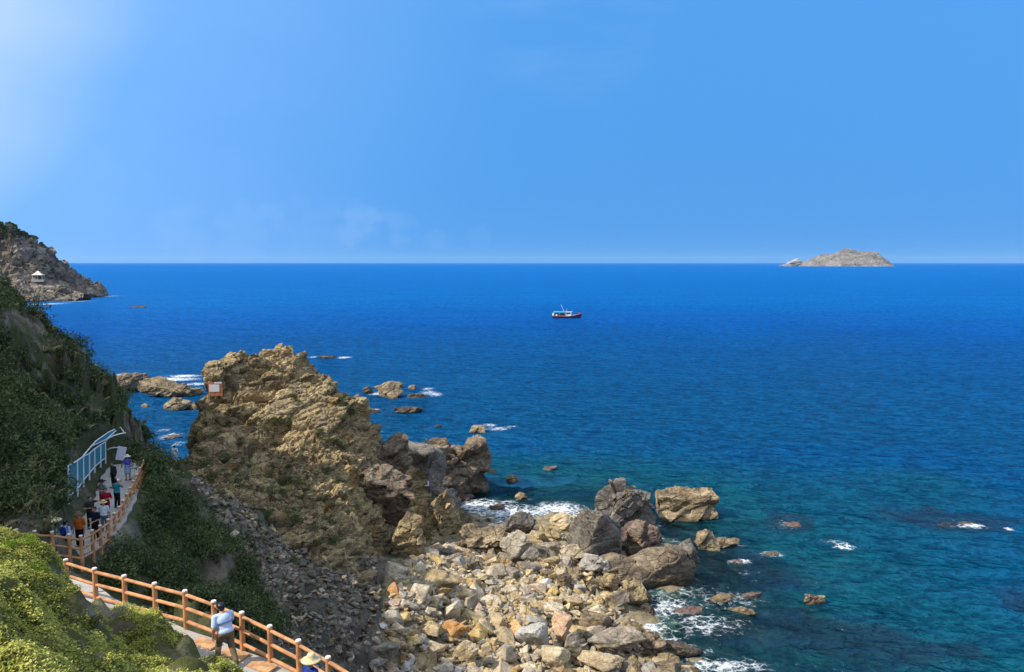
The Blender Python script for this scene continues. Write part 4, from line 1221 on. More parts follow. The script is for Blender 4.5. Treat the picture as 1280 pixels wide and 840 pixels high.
# stones of the shaded gully
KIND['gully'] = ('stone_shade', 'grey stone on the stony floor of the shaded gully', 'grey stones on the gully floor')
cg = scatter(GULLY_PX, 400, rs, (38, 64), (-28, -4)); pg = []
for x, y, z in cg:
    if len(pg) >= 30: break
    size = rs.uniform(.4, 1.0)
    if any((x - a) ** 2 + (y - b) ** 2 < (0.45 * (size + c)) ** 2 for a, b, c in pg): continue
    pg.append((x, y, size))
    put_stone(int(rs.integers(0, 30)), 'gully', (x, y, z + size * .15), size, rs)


def rubble(name, label, poly, n, smin, smax, mats, chooser, seed, ybox, xbox, lift=0.2, power=2.2):
    r = np.random.default_rng(seed)
    pts = scatter(poly, n, r, ybox, xbox)
    V, F, MI, base = [], [], [], 0
    shapes = []
    for k in range(16):
        v, f = hull_stone(700 + k, 11 + k % 5, 0)
        shapes.append((v * np.array([1, r.uniform(.5, .9), r.uniform(.28, .65)]) * 1.15, f))
    for i in range(n):
        v, f = shapes[i % 16]
        s = smin + (smax - smin) * r.random() ** power
        m = np.array(Euler((r.normal(0, .4), r.normal(0, .4), r.uniform(0, 6.3))).to_matrix())
        V.append(v @ m.T * s + pts[i] + np.array([0, 0, s * lift + r.random() * s * .25])); F.append(f + base); base += len(v)
        MI.append(np.full(len(f), chooser(pts[i], r)))
    me = mesh_np(name, np.concatenate(V), np.concatenate(F))
    for mt in mats: me.materials.append(mt)
    me.polygons.foreach_set('material_index', np.concatenate(MI).astype(np.int32))
    o = bpy.data.objects.new(name, me); COL.objects.link(o)
    tag(o, label, 'rubble', None, 'stuff')


def choose_beach(p, r):
    return ['tan', 'yellow', 'grey', 'orange', 'brown', 'white'].index(pick_kind(p[0], p[1], p[2], r))


for k_ in ('tan', 'yellow', 'grey', 'orange', 'brown', 'white'): pass


def rubble_mat(name, base):
    """same stone, colour varied stone by stone"""
    m = M[base].copy(); m.name = name
    nt = m.node_tree
    oi = [n for n in nt.nodes if n.type == 'OBJECT_INFO'][0]
    geo = [n for n in nt.nodes if n.type == 'NEW_GEOMETRY'][0]
    for l in list(nt.links):
        if l.from_node == oi and l.from_socket.name == 'Random':
            nt.links.new(geo.outputs['Random Per Island'], l.to_socket)
    return m


RM = [rubble_mat('rubble_' + k, k) for k in ('stone_tan', 'stone_yellow', 'stone_grey', 'stone_orange', 'stone_brown', 'stone_white')]
rubble('beach_rubble', 'small angular tan and grey rubble filling gaps between the beach stones', BEACH_PX, 9000, 0.14, 0.85, RM, choose_beach, 5, (44, 86), (-14, 20))
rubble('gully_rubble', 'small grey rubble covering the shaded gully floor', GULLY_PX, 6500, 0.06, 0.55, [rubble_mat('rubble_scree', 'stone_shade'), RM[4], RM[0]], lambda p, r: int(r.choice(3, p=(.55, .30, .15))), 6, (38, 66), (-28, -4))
WET_PX = [(790, 735), (860, 738), (900, 770), (900, 800), (880, 840), (850, 840), (815, 800), (770, 770)]
# ================================================================== plants
def leaves_mesh(name, C, N, size, r, aspect=0.5, spread=0.9):
    """one small folded leaf per centre; N = rough facing direction"""
    n = len(C)
    d = N + r.normal(size=(n, 3)) * spread; d /= np.linalg.norm(d, axis=1)[:, None] + 1e-9
    a = np.cross(d, r.normal(size=(n, 3))); a /= np.linalg.norm(a, axis=1)[:, None] + 1e-9
    b = np.cross(d, a)
    s = (size * r.uniform(0.6, 1.4, n))[:, None]
    q0 = C - a * s; q2 = C + a * s * 1.1
    q1 = C + b * s * aspect + d * s * 0.22; q3 = C - b * s * aspect + d * s * 0.22
    V = np.stack([q0, q1, q2, q3], 1).reshape(-1, 3)
    F = np.arange(4 * n).reshape(n, 4)
    return mesh_np(name, V, F)


def clumps(cent, rad, per, r, flat=0.7):
    """leaf centres and directions of many bushes"""
    n = len(cent)
    d = r.normal(size=(n, per, 3)); d[..., 2] = np.abs(d[..., 2]) * 0.9 - 0.12
    d /= np.linalg.norm(d, axis=2)[..., None]
    rr = (0.35 + 0.65 * r.random((n, per)) ** 0.5)
    lob = 1 + 0.28 * np.sin(d[..., 0] * 5 + r.uniform(0, 6, (n, 1))) * np.cos(d[..., 1] * 4 + r.uniform(0, 6, (n, 1)))
    pos = cent[:, None] + d * (rr * lob)[..., None] * rad[:, None, None] * np.array([1, 1, flat])
    return pos.reshape(-1, 3), d.reshape(-1, 3)


def scatter_on_terrain(n, xbox, ybox, test, r):
    out = []; tot = 0
    while tot < n:
        x = r.uniform(*xbox, 6000); y = r.uniform(*ybox, 6000); z = tz(x, y)
        p = np.stack([x, y, z], 1); u, v = project(p)
        ok = test(p, u, v)
        out.append(p[ok]); tot += ok.sum()
    return np.concatenate(out)[:n]


rp = np.random.default_rng(21)


def off_path(p, w=1.5):
    return (poly_dist(p[:, 0], p[:, 1], FAR_PATH)[0] > w) & (poly_dist(p[:, 0], p[:, 1], NEAR_PATH)[0] > 1.0)


HILL_PX = [(-60, 330), (0, 350), (30, 376), (60, 395), (90, 430), (112, 462), (140, 486), (166, 512), (190, 540), (212, 575), (200, 592), (150, 578), (120, 590), (90, 625), (80, 655), (66, 700), (-60, 720)]


def hill_test(p, u, v):
    rocky = fbm(p / 3.5, 3, 51)
    bare = in_poly(u, v, [(0, 376), (40, 398), (100, 456), (140, 494), (118, 512), (60, 478), (0, 445)]) | in_poly(u, v, [(150, 500), (215, 560), (215, 600), (160, 560)])
    scr = in_poly(u, v, [(76, 572), (100, 545), (150, 518), (170, 535), (160, 560), (136, 585), (92, 640), (78, 640)]) | in_poly(u, v, [(66, 642), (100, 628), (125, 690), (98, 706), (60, 692)])
    return in_poly(u, v, HILL_PX) & ~scr & off_path(p) & (p[:, 1] > 22) & (p[:, 0] < -15) & (rocky > np.where(bare, 0.16, -0.30))


def joined(name, parts):
    V, F, b = [], [], 0
    for me in parts:
        co = np.empty(len(me.vertices) * 3, np.float32); me.vertices.foreach_get('co', co); co = co.reshape(-1, 3)
        V.append(co); F.append(np.arange(len(co)).reshape(-1, 4) + b); b += len(co)
    return mesh_np(name, np.concatenate(V), np.concatenate(F))


hp = scatter_on_terrain(2200, (-48, -18), (24, 66), hill_test, rp)
c, d = clumps(hp + np.array([0, 0, 0.05]), rp.uniform(0.25, 0.8, len(hp)) ** 1.2, 62, rp, 0.75)
big = hp[:150]
c2, d2 = clumps(big + np.array([0, 0, 0.35]), rp.uniform(0.7, 1.45, len(big)), 330, rp, 0.95)
c3, d3 = clumps(hp[150:520] + np.array([0, 0, 0.1]), rp.uniform(0.4, 0.9, 370), 60, rp, 0.8)
o = link('hillside_scrub', joined('hillside_scrub', [leaves_mesh('a', c, d, 0.085, rp, 0.45), leaves_mesh('b', c2, d2, 0.085, rp, 0.5), leaves_mesh('c', c3, d3, 0.19, rp, 0.28)]), M['leaf_dark'])
tag(o, 'dark green scrub matted over the steep shaded hill above the path', 'scrub', None, 'stuff')


def blades(name, base, n_per, length, r, label):
    q = np.repeat(base, n_per, 0) + r.normal(0, .12, (len(base) * n_per, 3)) * np.array([1, 1, 0])
    n = len(q)
    d = r.normal(0, .55, (n, 3)); d[:, 2] = 1; d /= np.linalg.norm(d, axis=1)[:, None]
    L = (length * r.uniform(.5, 1.3, n))[:, None]
    w = np.cross(d, r.normal(size=(n, 3))); w /= np.linalg.norm(w, axis=1)[:, None]; w *= 0.014
    tip = q + d * L + np.array([0, 0, -1]) * L * 0.25 + r.normal(0, .1, (n, 3)) * L; mid = q + d * L * .55
    V = np.stack([q - w, q + w, mid + w * .8, tip], 1).reshape(-1, 3)
    o = link(name, mesh_np(name, V, np.arange(4 * n).reshape(n, 4)), M['dry'])
    tag(o, label, 'grass', None, 'stuff')


gb = scatter_on_terrain(520, (-46, -18), (24, 64), hill_test, rp)
blades('dry_grass', gb + np.array([0, 0, .12]), 14, 0.62, rp, 'pale dry grass blades scattered through the dark hillside scrub')

SLOPE_PX = [(128, 690), (140, 660), (165, 640), (185, 610), (205, 600), (225, 622), (262, 660), (300, 690), (322, 730), (345, 775), (356, 800), (300, 800), (230, 770), (130, 725)]


def slope_test(p, u, v):
    return in_poly(u, v, SLOPE_PX) & off_path(p, 1.7) & (p[:, 1] > 28) & (fbm(p / 2.0, 3, 52) > -0.32)


sp_ = scatter_on_terrain(620, (-28, -6), (29, 56), slope_test, rp)
c, d = clumps(sp_ + np.array([0, 0, 0.1]), rp.uniform(0.35, 1.0, len(sp_)), 190, rp, 0.85)
o = link('slope_shrubbery', leaves_mesh('slope_shrubbery', c, d, 0.075, rp, 0.5), M['leaf_dark'])
tag(o, 'dense dark green bushes on the slope between both fences and the gully', 'shrubbery', None, 'stuff')
# sparse dry weeds on the gully side
def gully_test(p, u, v):
    return in_poly(u, v, [(222, 590), (300, 630), (380, 690), (420, 740), (400, 800), (345, 790), (300, 690), (240, 650)]) & (fbm(p / 1.5, 3, 53) > 0.02)


gp = scatter_on_terrain(330, (-28, -6), (40, 62), gully_test, rp)
c, d = clumps(gp, rp.uniform(0.12, 0.45, len(gp)) , 60, rp, 0.8)
o = link('gully_weeds', leaves_mesh('gully_weeds', c, d, 0.06, rp, 0.4), M['leaf_dark'])
tag(o, 'sparse low weeds along the edge of the stony gully', 'weeds', None, 'stuff')


# ground cover of the knoll in front
def knoll_cover(p, u, v):
    k = knoll_mask(p[:, 0], p[:, 1]) & off_path(p, 1.0) & (u > -40) & (u < 330) & (v < 900)
    n1 = fbm(p / 1.3, 4, 54); n2 = fbm(p / 0.35, 2, 55)
    bare = in_poly(u, v, [(92, 722), (118, 728), (150, 772), (172, 775), (176, 792), (130, 800), (105, 770)]) | in_poly(u, v, [(178, 790), (250, 790), (262, 840), (215, 838), (180, 815)]) | in_poly(u, v, [(0, 695), (24, 690), (30, 730), (0, 740)])
    return k & ((n1 * 0.8 + n2 * 0.45) > np.where(bare, 0.42, -0.38))


kp = scatter_on_terrain(11500, (-17, 1), (7, 24), knoll_cover, rp)
far_ = np.hypot(kp[:, 0], kp[:, 1])
c, d = clumps(kp + np.array([0, 0, -0.02]), rp.uniform(0.05, 0.17, len(kp)), 26, rp, 0.85)
d = d * 0.45 + np.array([-0.25, -0.15, 0.75])
o = link('knoll_ground_cover', leaves_mesh('knoll_ground_cover', c, d, 0.026, rp, 0.6, 0.42), M['leaf_bright'])
tag(o, 'bright yellow-green creeping plants covering the knoll in front of the fence', 'ground cover', None, 'stuff')


# single bushes: real things, copies of a few shapes
def bush_proto(seed, mat, per=420, leaf=0.06, flat=0.8):
    r = np.random.default_rng(seed)
    cent = np.concatenate([[[0, 0, 0.3]], r.normal(size=(5, 3)) * np.array([.38, .38, .12]) + np.array([0, 0, 0.3])])
    c, d = clumps(cent, np.array([0.55, .4, .35, .38, .3, .42]), per // 6, r, flat)
    me = leaves_mesh('foliage', c, d, leaf, r, 0.5)
    me.materials.append(mat)
    # woody stems
    V, F = [], []
    for k in range(6):
        a = r.uniform(0, 6.28); tip = np.array([math.cos(a) * .4, math.sin(a) * .4, r.uniform(.35, .6)])
        for j in range(5):
            w = 0.022
            b = 2 * math.pi * j / 5
            V.append((math.cos(b) * w, math.sin(b) * w, -0.3)); V.append((tip[0] + math.cos(b) * w * .3, tip[1] + math.sin(b) * w * .3, tip[2]))
        base = k * 10
        for j in range(5):
            j2 = (j + 1) % 5
            F.append((base + 2 * j, base + 2 * j2, base + 2 * j2 + 1, base + 2 * j + 1))
    st = mesh_np('stem', np.array(V), np.array(F)); st.materials.append(M['stem'])
    return me, st


M['stem'] = plain_mat('woody_stem', (0.10, 0.07, 0.045), 0.85, .2)
BUSH = {}
for key, mat in (('mid', 'leaf_mid'), ('dark', 'leaf_dark'), ('lime', 'leaf_lime')):
    BUSH[key] = [bush_proto(70 + k + len(key), M[mat]) for k in range(3)]


def bush(kind, k, loc, s, rz, label, group):
    fo, st = BUSH[kind][k % 3]
    e = empty('shrub', loc, rz); e.scale = (s, s, s * 0.9)
    tag(e, label, 'shrub', group)
    link('foliage', fo, None, e); link('stem', st, None, e)
    return e


def bvh_of(*names):
    V, F, b = [], [], 0
    for o in SC.objects:
        if o.type == 'MESH' and o.name.split('.')[0] in names:
            me = o.data; mw = np.array(o.matrix_world if o.parent is None else o.matrix_world)
            co = np.empty(len(me.vertices) * 3, np.float32); me.vertices.foreach_get('co', co)
            co = co.reshape(-1, 3)
            loc = np.array(o.location)
            V.append(co + loc)
            for p in me.polygons: F.append([i + b for i in p.vertices])
            b += len(co)
    return BVHTree.FromPolygons(np.concatenate(V).tolist(), F)


OUT_BVH = bvh_of('rock_outcrop')
EYE = Vector((0, 0, CAM_H))


def hit(bvh, u, v):
    d = Vector(P(u, v, 10.0)) - EYE; d.normalize()
    loc, nrm, i, dist = bvh.ray_cast(EYE, d)
    return loc


tuft = [(425, 497, .9), (432, 505, 1.1), (440, 515, .9), (428, 520, .8), (366, 494, .8), (372, 500, .8), (322, 523, 1.1), (345, 525, 1.2), (360, 527, 1.0), (335, 534, .9), (310, 520, .8), (398, 540, .9), (408, 548, 1.0), (420, 552, .8), (345, 556, .8), (372, 571, .7), (396, 592, .75), (385, 595, .6), (422, 600, .9), (410, 585, .6), (430, 560, .7), (440, 575, .7), (452, 600, .8), (440, 612, .8), (405, 622, .9), (415, 632, .9), (430, 620, .6), (448, 630, .8), (362, 582, .6), (350, 590, .6), (340, 580, .5), (405, 474, .8), (412, 478, .6), (446, 585, .6), (462, 618, .7), (436, 640, .7), (458, 640, .7), (380, 612, .6), (303, 510, .6), (395, 563, .5), (330, 560, .6), (300, 548, .6)]
for i, (u, v, s) in enumerate(tuft):
    h = hit(OUT_BVH, u, v + 2)
    if h is None: continue
    bush('mid', i, (h.x, h.y, h.z - 0.12 * s), s * rp.uniform(0.75, 1.05), rp.uniform(0, 6.3), 'small green shrub growing on the sunlit side of the outcrop', 'green shrubs on the sunlit outcrop')
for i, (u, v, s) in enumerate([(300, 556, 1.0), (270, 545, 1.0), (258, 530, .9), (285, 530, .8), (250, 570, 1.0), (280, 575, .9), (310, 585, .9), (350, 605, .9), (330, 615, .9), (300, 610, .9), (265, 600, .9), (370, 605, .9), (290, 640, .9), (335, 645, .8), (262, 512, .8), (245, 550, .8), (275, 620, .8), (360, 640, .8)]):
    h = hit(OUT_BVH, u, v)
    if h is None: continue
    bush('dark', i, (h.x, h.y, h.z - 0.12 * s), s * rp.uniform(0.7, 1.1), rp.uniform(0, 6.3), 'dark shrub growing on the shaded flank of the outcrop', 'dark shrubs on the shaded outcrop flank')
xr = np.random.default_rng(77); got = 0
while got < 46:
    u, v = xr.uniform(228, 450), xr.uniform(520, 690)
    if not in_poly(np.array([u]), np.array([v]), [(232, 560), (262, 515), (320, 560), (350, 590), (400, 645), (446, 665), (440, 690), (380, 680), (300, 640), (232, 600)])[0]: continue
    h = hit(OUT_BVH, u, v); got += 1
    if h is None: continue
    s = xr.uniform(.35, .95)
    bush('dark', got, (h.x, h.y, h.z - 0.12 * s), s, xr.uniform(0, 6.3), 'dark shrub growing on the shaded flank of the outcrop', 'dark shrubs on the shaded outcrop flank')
# lime green clumps at the top of the knoll
KN_BVH = bvh_of('knoll')
LIME = [(66, 692, .62, 'largest lime-green clump at the upper right end of the knoll'), (38, 680, .42, 'lime-green clump at the upper left of the knoll'), (84, 704, .36, 'small lime-green clump on the edge of the knoll beside the far fence corner'), (12, 684, .4, 'lime-green clump by the left edge of the knoll'), (118, 780, .40, 'dark green tuft on the bare earth of the knoll'), (262, 832, .42, 'green tuft at the feet of the man in the white shirt'), (240, 776, .36, 'lime-green tuft below the fence left of the man in the white shirt'), (52, 715, .4, 'lime-green clump below the largest one on the knoll')]
for i, (u, v, s, lb) in enumerate(LIME):
    h = hit(KN_BVH, u, v)
    if h is None: continue
    bush('lime' if 'lime' in lb else 'mid', i, (h.x, h.y, h.z - 0.05), s, i * 1.3, lb, None)
# scrub on top of the headland: one mass
HT = []
tri = HEADV
uu, vv = project(tri)
sel = (vv < 350) & (tri[:, 2] > 14)
hn = fbm(tri / 14.0, 4, 57)
okh = sel & ((tri[:, 2] > 52 + hn * 6) | (hn > 0.12)) & (tri[:, 1] < 690)
idx = np.flatnonzero(okh)
pw = np.where((HEADV[idx, 2] > 46) & (uu[idx] < 60), 14.0, 1.0)
idx = rp.choice(idx, min(4200, len(idx)), replace=False, p=pw / pw.sum())
c, d = clumps(HEADV[idx], rp.uniform(0.5, 1.6, len(idx)), 26, rp, 0.6)
o = link('headland_scrub', leaves_mesh('headland_scrub', c, d, 0.75, rp, 0.6), M['leaf_mid'])
tag(o, 'dark green scrub on top of the distant rocky headland', 'scrub', None, 'stuff')
# ================================================================== fences, screen, signs, gazebo, boat
class MB:
    def __init__(s): s.bm = bmesh.new()

    def tube(s, a, b, r0, r1=None, seg=10, cap=True):
        a, b = Vector(a), Vector(b); r1 = r0 if r1 is None else r1
        d = b - a
        m = Matrix.Translation((a + b) / 2) @ d.to_track_quat('Z', 'Y').to_matrix().to_4x4()
        bmesh.ops.create_cone(s.bm, cap_ends=cap, segments=seg, radius1=r0, radius2=r1, depth=d.length, matrix=m)
        return s

    def path(s, pts, r, seg=8):
        for a, b in zip(pts[:-1], pts[1:]): s.tube(a, b, r, r, seg)
        for p in pts[1:-1]: bmesh.ops.create_uvsphere(s.bm, u_segments=seg, v_segments=6, radius=r, matrix=Matrix.Translation(Vector(p)))
        return s

    def box(s, c, d, rot=None, bev=0.0):
        m = Matrix.Translation(Vector(c)) @ (rot.to_4x4() if rot is not None else Matrix()) @ Matrix.Diagonal((*d, 1))
        r = bmesh.ops.create_cube(s.bm, size=1, matrix=m)
        if bev:
            ed = list({e for v in r['verts'] for e in v.link_edges})
            bmesh.ops.bevel(s.bm, geom=ed, offset=bev, segments=2, affect='EDGES')
        return s

    def sphere(s, c, r, sc=(1, 1, 1), seg=12):
        bmesh.ops.create_uvsphere(s.bm, u_segments=seg, v_segments=max(6, seg * 2 // 3), radius=r, matrix=Matrix.Translation(Vector(c)) @ Matrix.Diagonal((*sc, 1)))
        return s

    def lathe(s, prof, seg=24, c=(0, 0, 0)):
        rings = []
        for (rad, z) in prof:
            rings.append([s.bm.verts.new((c[0] + rad * math.cos(2 * math.pi * k / seg), c[1] + rad * math.sin(2 * math.pi * k / seg), c[2] + z)) for k in range(seg)])
        for a, b in zip(rings[:-1], rings[1:]):
            for k in range(seg): s.bm.faces.new((a[k], a[(k + 1) % seg], b[(k + 1) % seg], b[k]))
        return s

    def quadstrip(s, rows):
        vs = [[s.bm.verts.new(p) for p in r] for r in rows]
        for a, b in zip(vs[:-1], vs[1:]):
            for k in range(len(a) - 1): s.bm.faces.new((a[k], a[k + 1], b[k + 1], b[k]))
        return s

    def build(s, name, mat, parent=None, smooth=False):
        bmesh.ops.recalc_face_normals(s.bm, faces=s.bm.faces)
        me = bpy.data.meshes.new(name); s.bm.to_mesh(me); s.bm.free()
        if smooth:
            me.polygons.foreach_set('use_smooth', np.ones(len(me.polygons), bool))
        o = link(name, me, mat, parent)
        return o


def loc_of(pts, root): return [tuple(np.array(p) - np.array(root)) for p in pts]


def fence(name, label, bases, tops, rails, rpost, rrail, group):
    root = bases[0]
    e = empty(name, tuple(root)); tag(e, label, 'fence', group)
    rr = np.random.default_rng(len(bases))
    B = loc_of(bases, root); Tt = loc_of(tops, root)
    for b, t_ in zip(B, Tt):
        q = Vector(b) - Vector((0, 0, 0.35)); tt = Vector(t_)
        p = MB().tube(q, tt, rpost * 1.06, rpost * 0.94, 12).build('post', M['fence'], e, False)
        MB().tube(tt, tt + Vector((0, 0, 0.035)), rpost * 1.08, rpost * 0.9, 12).build('cap', M['fence_cap'], p)
    for (b0, t0), (b1, t1) in zip(zip(B[:-1], Tt[:-1]), zip(B[1:], Tt[1:])):
        for f in rails:
            a = Vector(b0).lerp(Vector(t0), f + rr.uniform(-.008, .008)); b = Vector(b1).lerp(Vector(t1), f + rr.uniform(-.008, .008))
            MB().tube(a, b, rrail * rr.uniform(.95, 1.08), rrail * rr.uniform(.92, 1.02), 9).build('rail', M['fence'], e, False)
    return e


nb, nt_ = [], []
for (u, vt) in ((82, 700), (118, 711), (155, 720), (193, 729.5), (231, 739), (267, 752), (302, 766), (337, 783), (373, 801), (410, 822), (450, 846), (494, 874)):
    Y = 23.2 - (u - 155) * 0.0143
    p = P(u, vt, Y); nt_.append(p); nb.append(p - np.array([0, 0, 1.12]))
fence('timber_look_fence', 'sunlit orange-tan timber-look fence of round posts and three rails beside the near path', nb, nt_, (0.16, 0.53, 0.90), 0.078, 0.053, None)
fb, ft = [], []
C0 = P(101, 670, 32.0); E0 = P(179, 575, 47.6)
LW = P(43, 664, 30.8)
left = [P(20, 662, 30.4), LW, P(65, 665, 31.2), P(86, 668, 31.7), C0]
FENCE_LINE = [C0] + [P(*q) for q in ((115, 663, 33.4), (125, 657, 34.8), (135, 649.5, 36.3), (142.5, 641.5, 37.8), (148.5, 633.5, 39.2), (153.5, 625.5, 40.6), (158, 617.5, 42.0), (162.3, 609.5, 43.4), (166.4, 601, 44.8), (170.5, 593, 46.0), (174.5, 584.5, 47.1), (179, 575.5, 48.2))]
line = left + FENCE_LINE[1:]
for p in line:
    ft.append(p); fb.append(p - np.array([0, 0, 1.22]))
fence('timber_look_fence', 'shaded brown-pink timber-look fence along the crowded footpath under the hill', fb, ft, (0.18, 0.52, 0.86), 0.078, 0.050, None)

# orange edging slabs on the near path beside the posts
for i in (5, 6, 7, 8):
    b = nb[i]; 
    dirv = (nb[i + 1] - nb[i]); ang = math.atan2(dirv[1], dirv[0])
    rr_ = np.random.default_rng(40 + i)
    o = MB().box((0, 0, 0), (0.85, 0.42, 0.05), None, 0.012).build('paving_slab', M['slab'])
    c = b + np.array([-0.16, -0.30, 0]); c2 = poly_dist(np.array([c[0]]), np.array([c[1]]), NEAR_PATH)[1][0]
    o.location = (c[0], c[1], c2 + 0.03); o.rotation_euler = (0, 0, ang + rr_.uniform(-.12, .12))
    tag(o, ['terracotta paving slab at the foot of the fence beside the man in the white shirt', 'terracotta paving slab in front of the man in the white shirt', 'terracotta paving slab between the two visitors on the near path', 'terracotta paving slab under the visitor in the straw hat by the near fence'][i - 5], 'slab')

# rockfall / wind screen: white frames with teal netting, curving over at its far end
SB = [P(85.2, 621, 40.0), P(96.4, 612, 42.2), P(104, 600.5, 44.2), P(111.4, 592, 46.2), P(118, 583.5, 48.2), P(125.5, 577, 50.2), P(131.6, 572.6, 52.0)]
STP = [P(85.2, 582, 40.0), P(96.4, 576, 42.2), P(104, 570.5, 44.2), P(111.4, 567, 46.2), P(118, 561, 48.2), P(125.5, 556, 50.2), P(131.6, 552.5, 52.0)]
root = SB[0]
e = empty('windbreak_screen', tuple(root)); tag(e, 'white steel frame with teal netting beside the path, curving over at its far end', 'screen')
b_, t__ = loc_of(SB, root), loc_of(STP, root)
for k in range(7):
    MB().tube(Vector(b_[k]) - Vector((0, 0, .4)), t__[k], 0.05, 0.05, 8).build('post', M['white_metal'], e)
m = MB(); m.path(b_, 0.035); m.build('bottom_rail', M['white_metal'], e)
m = MB(); m.path(t__, 0.04); m.build('top_rail', M['white_metal'], e)
for k in range(6):
    m = MB(); m.quadstrip([[b_[k], t__[k]], [b_[k + 1], t__[k + 1]]]); m.build('netting', M['net'], e)


def arc(p0, p1, bulge, n=9):
    p0, p1 = Vector(p0), Vector(p1)
    c = Vector((p0.x * .75 + p1.x * .25, p0.y, p1.z + bulge))
    return [((1 - s) ** 2) * p0 + 2 * s * (1 - s) * c + s * s * p1 for s in [i / (n - 1) for i in range(n)]]


H1 = arc(t__[6], loc_of([P(157, 541, 53.0)], root)[0], 0.05)
H2 = arc(Vector(b_[6]) + Vector((0, 0.4, .5)), loc_of([P(153, 560, 52.2)], root)[0], 0.05)
for h_ in (H1, H2):
    m = MB(); m.path([tuple(q) for q in h_], 0.045); m.build('hoop', M['white_metal'], e)
U0 = loc_of([P(103, 571, 44.2), P(116, 557, 48.2), P(133, 549, 52.0), P(150, 534, 55)], root); U1 = loc_of([P(104, 569.5, 44.4), P(120, 551, 48.6), P(136, 540, 52.8), P(150, 533.5, 55.2)], root)
m = MB(); m.quadstrip([[a, b] for a, b in zip(U0, U1)]); m.build('netting', M['net'], e)
m = MB(); m.path(U1, 0.04); m.build('upper_rail', M['white_metal'], e)
m = MB(); m.path(U0[1:], 0.04); m.build('lower_rail', M['white_metal'], e)
m = MB(); m.tube(U1[3], loc_of([P(154.5, 539.5, 53.4)], root)[0], 0.04); m.build('strut', M['white_metal'], e)

# signs
M['sign_red'] = plain_mat('sign_orange_red', (0.50, 0.19, 0.09), 0.7, 0.35, 3)
M['sign_white'] = plain_mat('sign_white', (0.80, 0.79, 0.77), 0.6, 0.05, 3)
M['sign_dark'] = plain_mat('sign_dark_mark', (0.06, 0.06, 0.07), 0.6, 0.05, 3)
M['sign_lilac'] = plain_mat('sign_pale_lilac', (0.66, 0.66, 0.78), 0.6, 0.05, 3)
h = hit(OUT_BVH, 270, 490)
hp_ = P(269.5, 497, (h.y if h else 74.5) - 0.6)
e = empty('sign_board', tuple(hp_), 0.15); tag(e, 'orange-red board with white panel at the left end of the outcrop top', 'sign')
MB().box((0, 0, 0.85), (1.35, 0.06, 1.35), None, 0.01).build('panel', M['sign_red'], e)
MB().box((-0.08, -0.045, 0.95), (0.95, 0.02, 0.72), None, 0.004).build('white_field', M['sign_white'], e)
MB().box((0.30, -0.045, 1.47), (0.7, 0.02, 0.16), None, 0.004).build('top_strip', M['sign_white'], e)
MB().tube((-.5, .06, -.4), (-.5, .06, 1.5), 0.04).tube((.5, .06, -.4), (.5, .06, 1.5), 0.04).build('support', M['stem'], e)
GF_BVH = None
for o_ in SC.objects:
    if o_.get('label', '').startswith('grey jointed rock face'):
        me = o_.data; GF_BVH = BVHTree.FromPolygons([tuple(v.co + o_.location) for v in me.vertices], [tuple(p.vertices) for p in me.polygons])
h = hit(GF_BVH, 533, 604)
if h is None: h = Vector(P(533, 604, 82))
e = empty('plaque', (h.x, h.y - 0.12, h.z), 0.1); tag(e, 'small square white sign with dark centre on the grey rock face', 'sign')
MB().box((0, 0, 0), (0.62, 0.05, 0.62), None, 0.008).build('plate', M['sign_white'], e)
MB().box((-0.02, -0.035, -0.02), (0.26, 0.016, 0.24), None, 0.003).build('emblem', M['sign_dark'], e)
e = empty('notice_board', tuple(P(152, 580, 51.5)), 0.3); tag(e, 'pale lilac notice sheet on a post beside the woman in violet', 'sign')
MB().box((0, 0, 0.75), (0.55, 0.04, 0.95), Euler((0, 0.25, 0)).to_matrix(), 0.008).build('sheet', M['sign_lilac'], e)
MB().tube((0, .05, -1.0), (0, .05, 0.9), 0.035).build('post', M['stem'], e)

# gazebo on the headland
M['gaz_wall'] = plain_mat('pavilion_plaster', (0.62, 0.56, 0.47), 0.8, 0.1, 1)
M['gaz_roof'] = plain_mat('pavilion_roof', (0.70, 0.62, 0.50), 0.8, 0.12, 1)
HB = bvh_of('headland')
h = hit(HB, 50, 350) or Vector(P(50, 350, 628))
e = empty('gazebo', (h.x, h.y - 2.0, h.z - 0.6), 0.3); tag(e, 'small pale open pavilion with tiered roof on the distant headland', 'gazebo'); e.scale = (1.25, 1.25, 1.25)
MB().box((0, 0, 0.1), (7.0, 5.6, 1.6), None, .05).build('plinth', M['gaz_wall'], e)
for sx in (-1, 0, 1):
    for sy in (-1, 1):
        MB().tube((sx * 2.7, sy * 2.1, 0.9), (sx * 2.7, sy * 2.1, 3.7), .22, .2).build('column', M['gaz_wall'], e)
rm = MB(); rm.lathe([(0.01, 6.6), (1.0, 6.0), (2.2, 5.25), (2.2, 5.1)], 4); rm.lathe([(2.2, 5.1), (4.6, 3.85), (4.6, 3.68), (0.01, 3.68)], 4)
rr_ = rm.build('roof', M['gaz_roof'], e); rr_.rotation_euler = (0, 0, math.pi / 4)
MB().box((0, 2.3, 2.2), (5.2, .15, 2.6)).build('interior_shade', M['sign_dark'], e)  # dark sheet standing in for the shade inside the open pavilion

